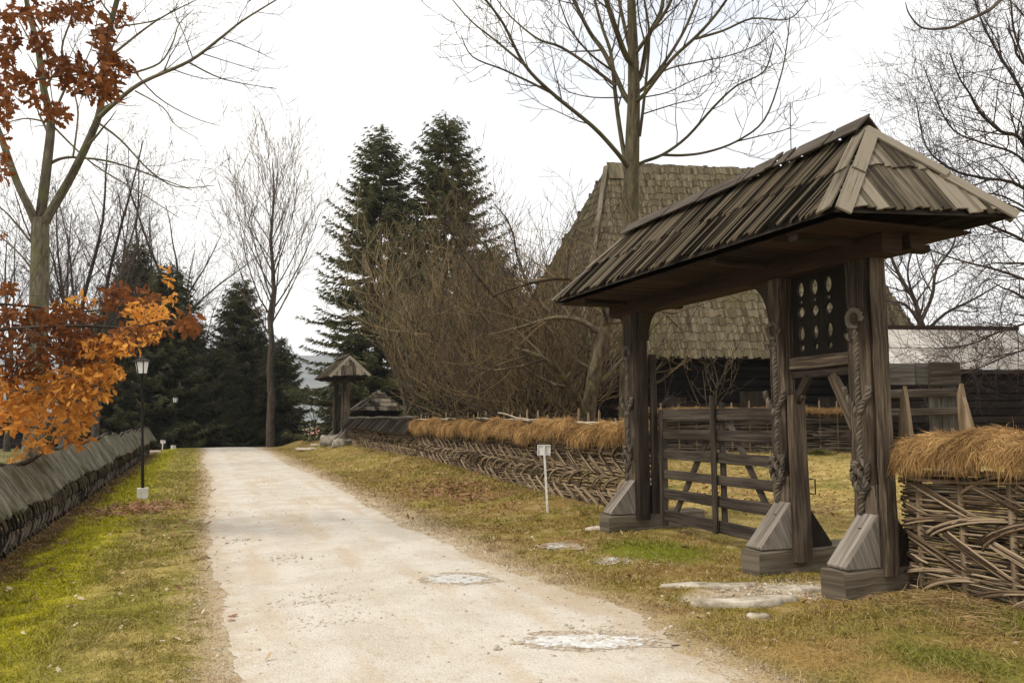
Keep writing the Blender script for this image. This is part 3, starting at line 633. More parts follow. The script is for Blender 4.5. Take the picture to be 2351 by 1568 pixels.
# ------------------------------------------------------------------ wattle fences
def fence_rods(A, t, nrm, S, zb, zt, rod, pitch, bands, seed, hz=2.3, rows=True, out=0.05, lenr=(1.0, 1.9)):
    q = random.Random(seed); mb = MB(); A, t, nrm = Vector(A), Vector(t).normalized(), Vector(nrm).normalized()
    P = lambda s, o, z: Vector((A.x, A.y, 0)) + t*s + nrm*o + Vector((0, 0, z))
    if rows:
        z = 0.03; row = 0
        while True:
            if z > 1.0*min(zt(0)-zb(0), zt(S)-zb(S)): break
            s = -q.uniform(0, .5); row += 1
            while s < S:
                ln = q.uniform(*lenr); k = max(4, int(ln/(pitch*.34))); pts = []; d = q.uniform(-.012, .012)
                for i in range(k+1):
                    ss = min(max(s+ln*i/k, -.06), S+.06); f = z/(zt(0)-zb(0))
                    zz = zb(ss)+f*(zt(ss)-zb(ss)) + d*(i/k-.5)+q.uniform(-.006, .006)
                    pts.append(P(ss, .028*math.sin(math.pi*ss/pitch + math.pi*row)+q.uniform(-.006, .006), zz))
                rr = rod*q.uniform(.65, 1.15); mb.tube(pts, [rr*(1-.4*i/k) for i in range(k+1)], 5, True, q); s += ln*q.uniform(.72, .98)
            z += rod*hz*q.uniform(.8, 1.2)
    for (f0, f1, kind, ln, sp, nb) in bands:
        s = -ln*q.uniform(.3, .9)
        while s < S:
            n_ = max(2, nb+q.choice((-1, 0, 0, 1))); l2 = ln*q.uniform(.88, 1.12); g0 = f0+q.uniform(-.03, .03); g1 = f1+q.uniform(-.03, .03)
            for r_ in range(n_):
                pts = []; k = 8; off = r_*rod*1.95; ls = l2*q.uniform(.93, 1.07); js = q.uniform(-.02, .02)
                for i in range(k+1):
                    u = i/k
                    if kind == 'down': ss = s+js+ls*u + off*.75; f = g1+(g0-g1)*u; zo = off*.55
                    else: ss = s+js+ls*(u**1.25) + off*.62; f = g0+(g1-g0)*math.sin(u*math.pi/2*.98); zo = -off*.62
                    o_ = out*(min(1, u*7, (1-u)*7) if kind == 'down' else math.sin(math.pi*u)**.7) + (.012 if kind == 'up' else .0) + q.uniform(-.004, .004)-.01 + r_*.002
                    if ss < -.05 or ss > S+.05: continue
                    pts.append(P(ss, o_, zb(ss)+f*(zt(ss)-zb(ss))+zo*.5))
                if len(pts) > 2:
                    rr = rod*q.uniform(.8, 1.15); kk = len(pts); mb.tube(pts, [rr*(1-.35*i/kk) for i in range(kk)], 5, True, q)
            s += sp*q.uniform(.85, 1.15)
    return mb, P
def rv0(q): return Vector((q.gauss(0, 1), q.gauss(0, 1), q.gauss(0, 1)))
def thatch(parent, P, S, zc, seed, n, wdt=.27, drop=.40, both=True, strand=(.22, .42), lump=.05, wild=.6):
    """hay draped over the fence top: core plus loose straw; zc(s) = top height"""
    rs = np.random.RandomState(seed); q = random.Random(seed); ph = [q.uniform(0, 6.28) for _ in range(4)]
    wob = lambda s: lump*(math.sin(s*2.3+ph[0])*.5+math.sin(s*5.1+ph[1])*.35+math.sin(s*9.7+ph[2])*.2)
    def prof(s, u):       # u 0 = inner side low, .35 = crest, 1 = outer side low
        h = wob(s); a = (u-.35)/.65
        if a < 0: o_ = -wdt*.75*(-a)*1.4; z = -drop*.75*(a*1.5)**2
        else: o_ = wdt*(math.sin(min(1, a*1.25)*math.pi/2)); z = -drop*(a**1.7)
        return P(s, o_+.02+h*.5, zc(s)+z+h)
    V = []; F = []; ns = max(8, int(S/.12)); K = 12
    for i in range(ns+1):
        for k in range(K): V.append(tuple(prof(S*i/ns, k/(K-1)*.93)+Vector((0, 0, -.025))))
    for i in range(ns):
        for k in range(K-1): a = i*K+k; F.append((a, a+1, a+K+1, a+K))
    core = raw_mesh('thatch', V, F, 'hay_under', parent, smooth=True)
    Pb = []; Db = []; Lb = []; Bb = []
    for _ in range(n):
        s = q.uniform(-.04, S+.04); u = q.uniform(0.02, .9)**.9; p = prof(s, u); p2 = prof(s+q.gauss(0, .035), u+.10)
        al = (P(s+.1, 0, 0)-P(s, 0, 0)).normalized(); cl = math.sin(s*6.1+ph[1]+u*3)*.6+math.sin(s*14.3+ph[2])*.4
        d = ((p2-p).normalized()*q.uniform(.3, 1.0)+al*(q.gauss(0, .75)*wild+cl*.6)+rv0(q)*.18).normalized()
        Pb.append(p+Vector((q.gauss(0, .012), q.gauss(0, .012), abs(q.gauss(0, .016))))); Db.append(d); Lb.append(q.uniform(*strand)*(.35 if q.random() < .25 else .8)); Bb.append((q.gauss(0, .02), q.gauss(0, .02), -.015-abs(q.gauss(0, .02))-(.03 if u > .75 else 0)))
    st = tri_cloud('straw', Pb, Db, Lb, rs.uniform(.003, .0065, n)*(1 if wdt < .238 else 1.5), 'hay', core, np.array(Bb), rs)
    return core
# near fence, right of the gate
fn = empty('wattle_fence', (6.05, 4.0, 0.08), 'near wattle fence of thick hazel rods under shaggy hay, right of the big gate', 'fence', 'woven wattle fences')
An, tn, nn_ = (6.05, 5.56, 0), (0, -1, 0), (-1, 0, 0)
mb, P = fence_rods(An, tn, nn_, 3.3, lambda s: .05, lambda s: 1.13+.04*s, .0118, .45,
    [(.02, .22, 'up', .70, .46, 4), (.20, .52, 'down', .80, .46, 5), (.47, .66, 'up', .70, .48, 4), (.62, .94, 'down', .80, .50, 5), (.82, .98, 'up', .55, .75, 3)], 21, 1.9, True, .05)
mb.build('wattle', 'wicker', fn, True)
mb, P_ = fence_rods((An[0]+.06, An[1], 0), tn, nn_, 3.3, lambda s: .05, lambda s: 1.13+.04*s, .014, .45, [], 22, 1.45); mb.build('gap_shade_rods', 'wicker_dark', fn, True)  # dark backing rods added to paint shade into the gaps
core = thatch(fn, P, 3.4, lambda s: 1.46+.015*s, 5, 46000, .235, .24, strand=(.07, .22), lump=.10, wild=1.0)
for k, s in enumerate((.12, .55, 1.0, 1.45, 1.9, 2.35, 2.8)):
    mb = MB(); mb.tube([P(s, 0, -.02), P(s+.01, 0.0, .6), P(s, 0, 1.35)], [.035, .033, .03], 8); mb.build('stake', 'stake', fn, True)
for (px, py, lean) in ((2073, 886, -.01), (2203, 880, .06)):
    p = atx(px, py, 6.12); mb = MB(); zt = p.z
    mb.prism([(6.12, p.y-.06-lean, 1.15), (6.12, p.y-.075-lean, 1.35), (6.12, p.y-.02, zt-.12), (6.12, p.y, zt), (6.12, p.y+.035, zt-.1), (6.12, p.y+.085-lean, 1.35), (6.12, p.y+.07-lean, 1.15)], (.045, 0, 0)); mb.build('pointed_stake', 'stake', fn)
for z in (1.12, 1.19, 1.06):
    mb = MB(); mb.tube([P(s, .075+.01*math.sin(s*4), z+.03*math.sin(s*2+z*9)+.05*s) for s in np.linspace(-.02, 3.3, 16)], .014, 6); mb.build('top_pole', 'wicker', fn, True)
# far fence, left of the gate: hay covered stretch
ff = empty('wattle_fence', (6.3, 17, bank(17)), 'long herringbone wattle fence under hay, running left from the big gate', 'fence', 'woven wattle fences')
Af, tf = (6.3, 24.1, 0), (0, -1, 0); SF = 13.7
zbF = lambda s: bank(24.1-s)-.03
mb, P = fence_rods(Af, tf, (-1, 0, 0), SF, zbF, lambda s: 1.24, .0125, .42, [(.0, .26, 'down', .62, .44, 5), (.25, .50, 'up', .54, .44, 4), (.48, .78, 'down', .62, .44, 5), (.76, 1.0, 'up', .50, .44, 4)], 33, 1.9, True, .04)
mb.build('wattle', 'wicker', ff, True)
mb, P_ = fence_rods((Af[0]+.06, Af[1], 0), tf, (-1, 0, 0), SF, zbF, lambda s: 1.24, .014, .42, [], 34, 1.6); mb.build('gap_shade_rods', 'wicker_dark', ff, True)  # same added backing, its dark tone stands for shade between rods
thatch(ff, P, SF+.1, lambda s: 1.50+.02*math.sin(s*1.3), 9, 32000, .24, .28, strand=(.12, .28), lump=.10, wild=.8)
q = random.Random(5)
for k in range(30):
    s = .2+k*.455+q.uniform(-.08, .08); mb = MB(); zt = 1.60+q.uniform(0, .20); o_ = -.02
    mb.tube([P(s, o_, zbF(s)), P(s, o_, 1.2), P(s+q.uniform(-.02, .02), o_, zt-.06), P(s, o_, zt)], [.026, .025, .022, .004], 6); mb.build('stake', 'stake', ff, True)
s = 0
for (s0, s1, za, zb_) in ((.0, 3.2, 1.56, 1.57), (3.0, 6.0, 1.6, 1.55), (5.5, 9.2, 1.60, 1.55), (7.2, 9.4, 1.72, 1.52), (9.0, 13.6, 1.57, 1.50), (11.0, 13.75, 1.54, 1.38)):
    mb = MB(); mb.tube([P(s0+(s1-s0)*i/6, .03+.02*math.sin(i*2+s0), za+(zb_-za)*i/6+.015*math.sin(i*1.7)) for i in range(7)], .016, 6); mb.build('top_pole', 'pole_pale', ff, True)
# shingle-covered stretch
fs = empty('wattle_fence', (6.3, 30, bank(30)), 'far stretch of wattle fence under a narrow dark shingle roof, next to the small gate', 'fence', 'woven wattle fences')
As = (6.3, 36.6, 0); SS = 12.3
mb, P = fence_rods(As, tf, (-1, 0, 0), SS, lambda s: bank(36.6-s)-.03, lambda s: 1.25, .014, .45, [(.0, .34, 'down', .72, .5, 3), (.32, .62, 'up', .6, .5, 3), (.6, .95, 'down', .72, .5, 3)], 35, 1.5, True, .045)
mb.build('wattle', 'wicker', fs, True)
mb = MB(); shingles(mb, (5.92, 36.7, 1.17), (5.92, 24.15, 1.10), (6.3, 24.5, 1.56), (6.3, 36.7, 1.60), 1, .11, .016, 1.0, .02, .03, random.Random(3)); mb.build('shingle_slope', 'dark_shingle', fs)
mb = MB(); shingles(mb, (6.68, 24.15, 1.12), (6.68, 36.7, 1.15), (6.3, 36.7, 1.60), (6.3, 24.5, 1.56), 1, .11, .016, 1.0, .02, .03, random.Random(4)); mb.build('shingle_slope', 'dark_shingle', fs)
mb = MB(); mb.tube([(6.3+.02*math.sin(i), 24.3+12.4*i/9, 1.62+.02*math.sin(i*2.1)) for i in range(10)], .05, 7); mb.build('ridge_pole', 'bark_dark', fs, True)
for k in range(3):
    yy_ = 24.5+k*4; mb = MB(); mb.timber((6.36, yy_, .35), (6.36, yy_, 1.68), .09, .09, (1, 0, 0), .01, 4, .004); mb.build('post', 'stake', fs)
# left fence, low, under a mossy plank roof
fl = empty('wattle_fence', (-2.25, 24, -0.06), 'low dark wattle fence under a mossy plank roof along the left verge', 'fence', 'woven wattle fences')
zL = lambda s: H(-2.2, 7+s)-.03
mb, P = fence_rods((-2.2, 7, 0), (0, 1, 0), (1, 0, 0), 33.5, zL, lambda s: zL(s)+.72, .016, .5, [(.05, .42, 'up', .34, .22, 3), (.38, .72, 'down', .34, .24, 3), (.0, .2, 'down', .25, .30, 2)], 37, 2.2, True, .085)
mb.build('wattle', 'wicker_dark', fl, True)
lw = lambda y: .035*math.sin(y*.9)+.03*math.sin(y*2.3+1)
lr = random.Random(8)
def cap(side, name):
    V = []; F = []; uv = []; K = 6; ny = 0; y = 7.0; UV = []
    while y < 40.5:
        st = .07+.05*lr.random(); e_ = lr.uniform(-.025, .025) if lr.random() < .5 else 0; lift = lr.uniform(0, .012)
        for yy_ in (y, y+st*.93):
            for k in range(K):
                t = k/(K-1); x = -2.205+side*(.035+.315*t+(e_ if t == 1 else 0)); top = 1.01+lw(y)+sstep(10, 20, y)*.11; low = .575+lw(y)*.9+sstep(10, 22, y)*.06
                V.append((x, yy_, top+(low-top)*t+.012*math.sin(t*3.1)+lift+lr.uniform(-.004, .004)+(e_*-1.2 if t == 1 else 0))); UV.append((yy_*1.0, t*.55))
            ny += 1
        y += st
    V2 = [(v[0]-side*.012, v[1], v[2]-.024) for v in V]; n0 = len(V); V += V2; UV += UV
    for r_ in range(ny-1):
        for k in range(K-1):
            a = r_*K+k; q_ = (a, a+1, a+K+1, a+K); F.append(q_); F.append(tuple(v+n0 for v in q_[::-1]))
        a = r_*K+K-1; F.append((a, a+n0, a+K+n0, a+K))
    uvs = [UV[v] for f in F for v in f]
    return raw_mesh(name, V, F, 'mossy_plank', fl, uvs)
cap(1, 'plank_slope'); cap(-1, 'plank_slope')
mb = MB(); yv = np.arange(7, 40.6, .35); mb.tube([(-2.21+.015*math.sin(v*5), v, 1.035+lw(v)+sstep(10, 20, v)*.11+.02*math.sin(v*3.1)) for v in yv], [.03+.012*math.sin(v*7) for v in yv], 6); mb.build('ridge_pole', 'bark_dark', fl, True)
for k in range(22):
    yy_ = 7.2+k*1.52; mb = MB(); mb.tube([(-2.2, yy_, -.1), (-2.2, yy_, .95)], [.045, .04], 7); mb.build('stake', 'bark_dark', fl, True)
# inner fence of the yard
def at_g(px, d): p = at(px, 960, d); return Vector((p.x, p.y, 0))
fy = empty('wattle_fence', at_g(1800, 25)+Vector((0, 0, .5)), 'plain horizontal wattle fence across the yard, behind the gate opening', 'fence', 'woven wattle fences')
a_, b_ = at_g(1425, 24.8), at_g(2470, 25.2); tv = (b_-a_).normalized(); SY = (b_-a_).length
nv = Vector((tv.y, -tv.x, 0))
mb, P = fence_rods(a_, tv, nv, SY, lambda s: .42, lambda s: 1.72, .016, .55, [], 41, 1.7, True)
mb.build('wattle', 'wicker_dark', fy, True)
thatch(fy, P, SY, lambda s: 1.92, 13, 9000, .2, .17, strand=(.14, .25))
q = random.Random(6)
for k in range(26):
    s = .15+k*SY/26; mb = MB(); zt = 2.0+q.uniform(0, .22); mb.tube([P(s, 0, .4), P(s, 0, zt-.06), P(s+.01, 0, zt)], [.03, .028, .004], 6); mb.build('stake', 'stake', fy, True)

# ------------------------------------------------------------------ house with the tall roof
hd = lambda px, py, d: at(px, py, d)
house = empty('log_house', (hd(1735, 960, 29).x, hd(1735, 960, 29).y, .5), 'old log house with a very tall mossy shingled hip roof behind the gate', 'house')
FL, FR = hd(1333, 822, 26), hd(2150, 822, 26.6); ez = 3.58; FL.z = FR.z = ez
BL = hd(1120, 826, 33.5); BL.z = ez; BR = FR+(BL-FL)
RL, RR_ = hd(1393, 383, 30.2), hd(1838, 404, 31.2); RR_.z = RL.z
hrng = random.Random(17); mb = MB()
mb.v = [p+Vector((0, 0, -.05)) for p in (FL, FR, BR, BL, RL, RR_)]
for f in ((0, 1, 5, 4), (1, 2, 5), (2, 3, 4, 5), (3, 0, 4), (0, 3, 2, 1)): mb.face(f, q4[:len(f)])
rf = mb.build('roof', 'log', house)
mb = MB(); shingles(mb, FL, FR, RR_, RL, 26, .075, .018, 1.25, .010, .06, hrng); mb.build('front_slope', 'house_roof', rf)
mb = MB(); shingles(mb, BL, FL, RL, RL, 26, .075, .018, 1.25, .010, .06, hrng); mb.build('left_slope', 'house_roof', rf)
mb = MB(); shingles(mb, FR, BR, RR_, RR_, 26, .12, .024, 1.25, .012, .035, hrng); mb.build('right_slope', 'house_roof', rf)
mb = MB(); shingles(mb, BR, BL, RL, RR_, 12, .3, .03, 1.25, .012, .035, hrng); mb.build('rear_slope', 'house_roof', rf)
d_ = (RR_-RL).normalized(); mb = MB(); s = 0
while s < (RR_-RL).length:
    wd = hrng.uniform(.12, .2); c = RL+d_*(s+wd/2); mb.board(c+Vector((0, 0, .16+hrng.uniform(0, .06)))+d_.cross(Vector((0, 0, 1)))*-.02, c+d_.cross(Vector((0, 0, 1)))*.36-Vector((0, 0, .55)), d_, wd*.95, .025, (d_.cross(Vector((0, 0, 1)))*.8+Vector((0, 0, .5))), hrng); s += wd
mb.build('ridge_cap', 'house_roof', rf)
mb = MB(); uf = Vector((0, 0, 1))
for a, b in ((FL, RL),):
    sd_ = (FR-FL).normalized(); m_ = a.lerp(b, .5); nh = (sd_*-.6+Vector((-.36, -.93, 0))*.6+uf*.4).normalized()
    mb.board(a+nh*.10, m_+nh*.09, nh.cross((b-a).normalized()), .2, .03, nh, hrng); mb.board(m_+nh*.10, b+nh*.07, nh.cross((b-a).normalized()), .2, .03, nh, hrng)
mb.build('hip_board', 'hip_shingle', rf)
cen = (FL+FR+BR+BL)/4
inset = lambda p, k: Vector((cen.x+(p.x-cen.x)*k, cen.y+(p.y-cen.y)*k, 0))
ws = [inset(p, .82) for p in (FL, FR, BR, BL)]
for a, b, nm in ((ws[0], ws[1], 'front'), (ws[1], ws[2], 's'), (ws[2], ws[3], 'r'), (ws[3], ws[0], 'l')):
    mb = MB(); dv = (b-a).normalized()
    for k in range(13):
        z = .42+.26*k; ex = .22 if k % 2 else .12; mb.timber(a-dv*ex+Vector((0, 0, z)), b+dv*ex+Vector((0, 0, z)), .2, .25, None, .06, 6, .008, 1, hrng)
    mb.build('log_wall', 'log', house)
f1 = ws[0].lerp(ws[1], .52); dv = (ws[1]-ws[0]).normalized(); nv2 = Vector((dv.y, -dv.x, 0))
mb = MB(); mb.timber(f1+nv2*.11+Vector((0, 0, .6)), f1+nv2*.11+Vector((0, 0, 2.5)), .95, .06, dv, .01, 4, .003); mb.build('door', 'gate_dark', house)
for t in (.25, .78):
    c = ws[0].lerp(ws[1], t)+nv2*.12; mb = MB(); mb.timber(c+Vector((0, 0, 1.5)), c+Vector((0, 0, 2.3)), .7, .06, dv, .01, 3, .002); mb.build('window', 'gate_dark', house)
lp = hd(1817, 398, 31.0); mb = MB(); top = hd(1814, 236, 31.0); mb.tube([lp-Vector((0, 0, .3)), top], .018, 5); mb.build('lightning_rod', 'metal', house)

# ------------------------------------------------------------------ grey-roofed shed and plank wall at the right
shed = empty('shed', hd(2250, 960, 23)*1.0, 'long low shed with a pale silver-grey plank roof at the right', 'shed'); shed.location.z = .5
A0, B0 = hd(2000, 846, 22.0), hd(2470, 858, 22.4); A0.z = B0.z = 2.95; C0, D0 = hd(2332, 765, 24.4), hd(1990, 752, 24.0); C0 = D0+(B0-A0)*.80; D0.z = C0.z = 4.28
srng = random.Random(19)
mb = MB(); shingles(mb, A0, B0, C0, D0, 2, .26, .02, 1.1, .008, .02, srng, .3); sl = mb.build('plank_slope', 'grey_plank', shed)
A1, B1 = A0+(D0-A0)*2, B0+(C0-B0)*2; A1.z = B1.z = 2.95
mb = MB(); shingles(mb, B1, A1, D0, C0, 2, .26, .02, 1.1, .008, .02, srng, .3); mb.build('plank_slope', 'grey_plank', shed)
mb = MB(); mb.timber(D0+Vector((0, 0, .05)), C0+Vector((0, 0, .05)), .14, .12, None, .02, 8, .006); mb.build('ridge_beam', 'lintel', shed)
si = (A0+B0+A1+B1)/4
for a, b in ((A0, B0), (B0, B1), (B1, A1), (A1, A0)):
    a2, b2 = si+(a-si)*.86, si+(b-si)*.86; mb = MB(); dv = (b2-a2).normalized()
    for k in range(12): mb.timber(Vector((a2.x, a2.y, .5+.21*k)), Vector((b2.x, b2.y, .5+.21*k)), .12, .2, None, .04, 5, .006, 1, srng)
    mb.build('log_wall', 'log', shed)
mb = MB(); mb.timber(A0+Vector((0, 0, -.06)), B0+Vector((0, 0, -.06)), .1, .12, None, .02, 6, .006); mb.build('eave_beam', 'gate_dark', shed)
pw = empty('plank_screen', hd(2125, 960, 13.0), 'weathered upright plank screen with two rails, behind the near fence', 'screen'); pw.location.z = H(pw.location.x, pw.location.y)
for (x0, x1, y0, y1, dd, m) in ((2020, 2100, 834, 884, 13.0, 'dark_plank'), (2096, 2150, 833, 884, 13.03, 'dark_plank'), (2135, 2205, 831, 884, 12.98, 'rail')):
    a, b = hd(x0, y1, dd), hd(x1, y1, dd); a.z = b.z = hd(x0, (y0+y1)/2, dd).z; mb = MB(); h_ = (y1-y0)/FPX*dd
    mb.timber(a, b, .04, h_, None, .008, 5, .004); mb.build('top_board', m, pw)
for (y0, y1) in ((886, 905), (930, 947)):
    a, b = hd(2025, y1, 12.92), hd(2212, y0+4, 12.92); b.z = a.z+.03; mb = MB(); mb.timber(a, b, .07, (y1-y0)/FPX*13, None, .015, 6, .005); mb.build('rail', 'rail', pw)
for x0, ww in ((2148, .18), (2180, .26), (2030, .14)):
    a = hd(x0, 960, 13.1); zg = H(a.x, a.y); mb = MB(); mb.timber((a.x, a.y, zg-.05), (a.x, a.y, hd(x0, 836, 13.1).z), ww, .07, Vector((.93, -.36, 0)), .012, 6, .005); mb.build('post', 'dark_plank', pw)
# ------------------------------------------------------------------ small hut roof behind the far fence, hut at far left
def hut(name, label, c, wx, wy, ze, zr, mats, rot=0.0, cat='hut'):
    e = empty(name, c, label, cat); q = random.Random(int(c[0]*10)); cz = c[2]
    cs, sn = math.cos(rot), math.sin(rot); T = lambda x, y, z: Vector((c[0]+x*cs-y*sn, c[1]+x*sn+y*cs, z))
    a, b, c_, d = T(-wx, -wy, ze), T(wx, -wy, ze), T(wx, wy, ze), T(-wx, wy, ze); r0, r1 = T(-max(wx-wy, .05), 0, zr), T(max(wx-wy, .05), 0, zr)
    mb = MB(); mb.v = [a, b, c_, d, r0-Vector((0, 0, .02)), r1-Vector((0, 0, .02))]
    for f in ((0, 1, 5, 4), (1, 2, 5), (2, 3, 4, 5), (3, 0, 4), (0, 3, 2, 1)): mb.face(f, q4[:len(f)])
    r_ = mb.build('roof', 'log', e); mb = MB()
    for s_ in ((a, b, r1, r0), (b, c_, r1, r1), (c_, d, r0, r1), (d, a, r0, r0)): shingles(mb, *s_, 5, .18, .025, 1.2, .012, .03, q)
    mb.build('shingles', mats[0], r_); mb = MB()
    for s_, t_ in ((T(-wx*.8, -wy*.8, 0), T(wx*.8, -wy*.8, 0)), (T(wx*.8, -wy*.8, 0), T(wx*.8, wy*.8, 0)), (T(wx*.8, wy*.8, 0), T(-wx*.8, wy*.8, 0)), (T(-wx*.8, wy*.8, 0), T(-wx*.8, -wy*.8, 0))):
        n = int((ze-cz)/.24)
        for k in range(n+1): mb.timber(Vector((s_.x, s_.y, cz+.1+.24*k)), Vector((t_.x, t_.y, cz+.1+.24*k)), .16, .23, None, .04, 2, .005, 1, q)
    mb.build('log_wall', mats[1], e); return e
p = at(868, 960, 40); hut('well_hut', 'small pointed shingled roof of a low hut behind the far fence', (p.x, p.y, .3), 1.25, 1.2, 1.95, 3.0, ('hip_shingle', 'log'), .1)
p = at(20, 960, 48); hut('wooden_hut', 'low dark wooden hut beyond the left fence behind the orange leaves', (p.x, p.y, H(p.x, p.y)), 3.6, 1.6, 1.05, 2.1, ('dark_shingle', 'log'), R(-20))

# ------------------------------------------------------------------ bare trees
def fast_tubes(name, br, n, mat, parent, fuse=None):
    groups = {}
    for pts, rad in br: groups.setdefault(len(pts), []).append((pts, rad))
    Vs = []; Fs = []; off = 0; ca = np.cos(2*np.pi*np.arange(n)/n); sa = np.sin(2*np.pi*np.arange(n)/n)
    for k, l in groups.items():
        P = np.array([[tuple(p) for p in a] for a, _ in l]); Rr = np.array([b for _, b in l]); m = len(l)
        T = np.gradient(P, axis=1); T /= np.linalg.norm(T, axis=2, keepdims=True)+1e-9
        tm = T.mean(1); ref = np.where(np.abs(tm[:, 2:3]) < .8, np.array([[0, 0, 1.]]), np.array([[1., 0, 0]]))[:, None, :].repeat(k, 1)
        S = np.cross(T, ref); S /= np.linalg.norm(S, axis=2, keepdims=True)+1e-9; U = np.cross(T, S)
        V = P[:, :, None, :] + Rr[:, :, None, None]*(ca[None, None, :, None]*S[:, :, None, :]+sa[None, None, :, None]*U[:, :, None, :])
        Vs.append(V.reshape(-1, 3)); b = off+np.arange(m)[:, None, None]*k*n+np.arange(k-1)[None, :, None]*n; j = np.arange(n)[None, None, :]; j2 = (j+1) % n
        Fs.append(np.stack([b+j, b+j2, b+n+j2, b+n+j], -1).reshape(-1, 4)); off += m*k*n
    if not Vs: return None
    return raw_mesh(name, np.concatenate(Vs), np.concatenate(Fs), mat, parent, smooth=True)
UPV = Vector((0, 0, 1))
def rv(q): return Vector((q.gauss(0, 1), q.gauss(0, 1), q.gauss(0, 1)))
def kids(out, pts, rad, lv, Q, q, tmin=None, fac=1.0):
    if lv >= Q['max']: return
    n = len(pts)-1; seg = [(pts[i+1]-pts[i]).length for i in range(n)]; Ln = sum(seg)
    m = int(Q['kids'][lv]*Ln*fac+q.random()); tmin = Q['tmin'][lv] if tmin is None else tmin
    az = q.uniform(0, 6.28)
    for j in range(m):
        t = tmin+(1-tmin)*(j+q.uniform(.1, .9))/m; s = t*Ln; i = 0
        while i < n-1 and s > seg[i]: s -= seg[i]; i += 1
        f = min(1, s/max(seg[i], 1e-6)); p = pts[i].lerp(pts[i+1], f); d = (pts[i+1]-pts[i]).normalized(); r = rad[i]+(rad[i+1]-rad[i])*f
        az += 2.4+q.gauss(0, .5); a = d.orthogonal().normalized(); a = Matrix.Rotation(az, 3, d) @ a
        ang = R(Q['ang'][lv]+q.gauss(0, 9)); c = d*math.cos(ang)+a*math.sin(ang)
        if Q.get('nodown') and c.z < -.1: c.z = abs(c.z)*.4; c.normalize()
        l2 = Q['len'][lv]*(1-Q.get('tip', .6)*t)*q.uniform(.65, 1.2)
        if 'frac' in Q: l2 = min(l2, Ln*Q['frac'])
        grow(out, p, c, l2, max(Q['rmin'], r*Q['rr'][lv]), lv+1, Q, q)
def grow(out, p, d, Ln, r, lv, Q, q):
    n = max(3, min(9, int(Ln/Q['seg'][lv])+1)); pts = [Vector(p)]; rad = [r]; d = Vector(d).normalized(); bow = rv(q)*Q.get('bow', .12)
    for i in range(n):
        d = (d+rv(q)*Q['wob'][lv]+UPV*(Q['up'][lv]/n)+bow/n).normalized()
        if Q.get('nodown') and d.z < .04: d.z = .04; d.normalize()
        pts.append(pts[-1]+d*(Ln/n)); rad.append(max(Q['rmin']*.7, r*(1-.8*(i+1)/n)))
    out.append((lv, pts, rad)); kids(out, pts, rad, lv, Q, q)
def emit(out, name, loc, label, bark, twig, group=None, split=.022, cat='tree'):
    e = empty(name, loc, label, cat, group); mb = MB(); tw = []; tq = []
    for lv, pts, rad in out:
        if rad[0] > split: mb.tube(pts, rad, 9 if rad[0] > .08 else 6, False)
        else: tw.append((pts, rad))
    mb.build('trunk', bark, e, True)
    if tw: fast_tubes('crown', tw, 3, twig, e)
    return e
QM = dict(max=3, seg=(.5, .35, .2, .12), wob=(.05, .07, .08, .06), up=(.3, .35, .5, .5), kids=(1.6, 2.8, 3.4), ang=(42, 46, 48), len=(2.2, 1.25, .6), tmin=(.2, .15, .15), rr=(.42, .5, .6), rmin=.0074, tip=.5, frac=.6)
def traced(limbs, conv, d0, Q, seed, k=0.0098, root=None):
    """limbs: (points in picture px, width px start, width px end, depth offset start, end, fac)"""
    q = random.Random(seed); out = []
    for pts, w0, w1, z0, z1, fac in limbs:
        pts = list(pts)
        if root is not None and z0 == 0 and fac > 0 and w0*k > .05 and abs(pts[0][0]-root) < 90: pts = [(root, pts[0][1]+60)]+pts
        n = len(pts); P = []; rr = []
        for i, (a, b) in enumerate(pts):
            t = i/(n-1); a, b = conv(a, b); P.append(at(a, b, d0+z0+(z1-z0)*t)); rr.append(max(.004, (w0+(w1-w0)*t)/2*k))
        # subdivide by Catmull-Rom
        PP = []; RR2 = []
        for i in range(n-1):
            p0, p1, p2, p3 = P[max(i-1, 0)], P[i], P[i+1], P[min(i+2, n-1)]
            for s in range(4):
                t = s/4; PP.append(0.5*((2*p1)+(p2-p0)*t+(2*p0-5*p1+4*p2-p3)*t*t+(3*p1-p0-3*p2+p3)*t**3)); RR2.append(rr[i]+(rr[i+1]-rr[i])*t)
        PP.append(P[-1]); RR2.append(rr[-1]); out.append((0, PP, RR2))
        if fac > 0: kids(out, PP, RR2, 0 if w0*k > .05 else 1, Q, q, .25, fac)
    return out
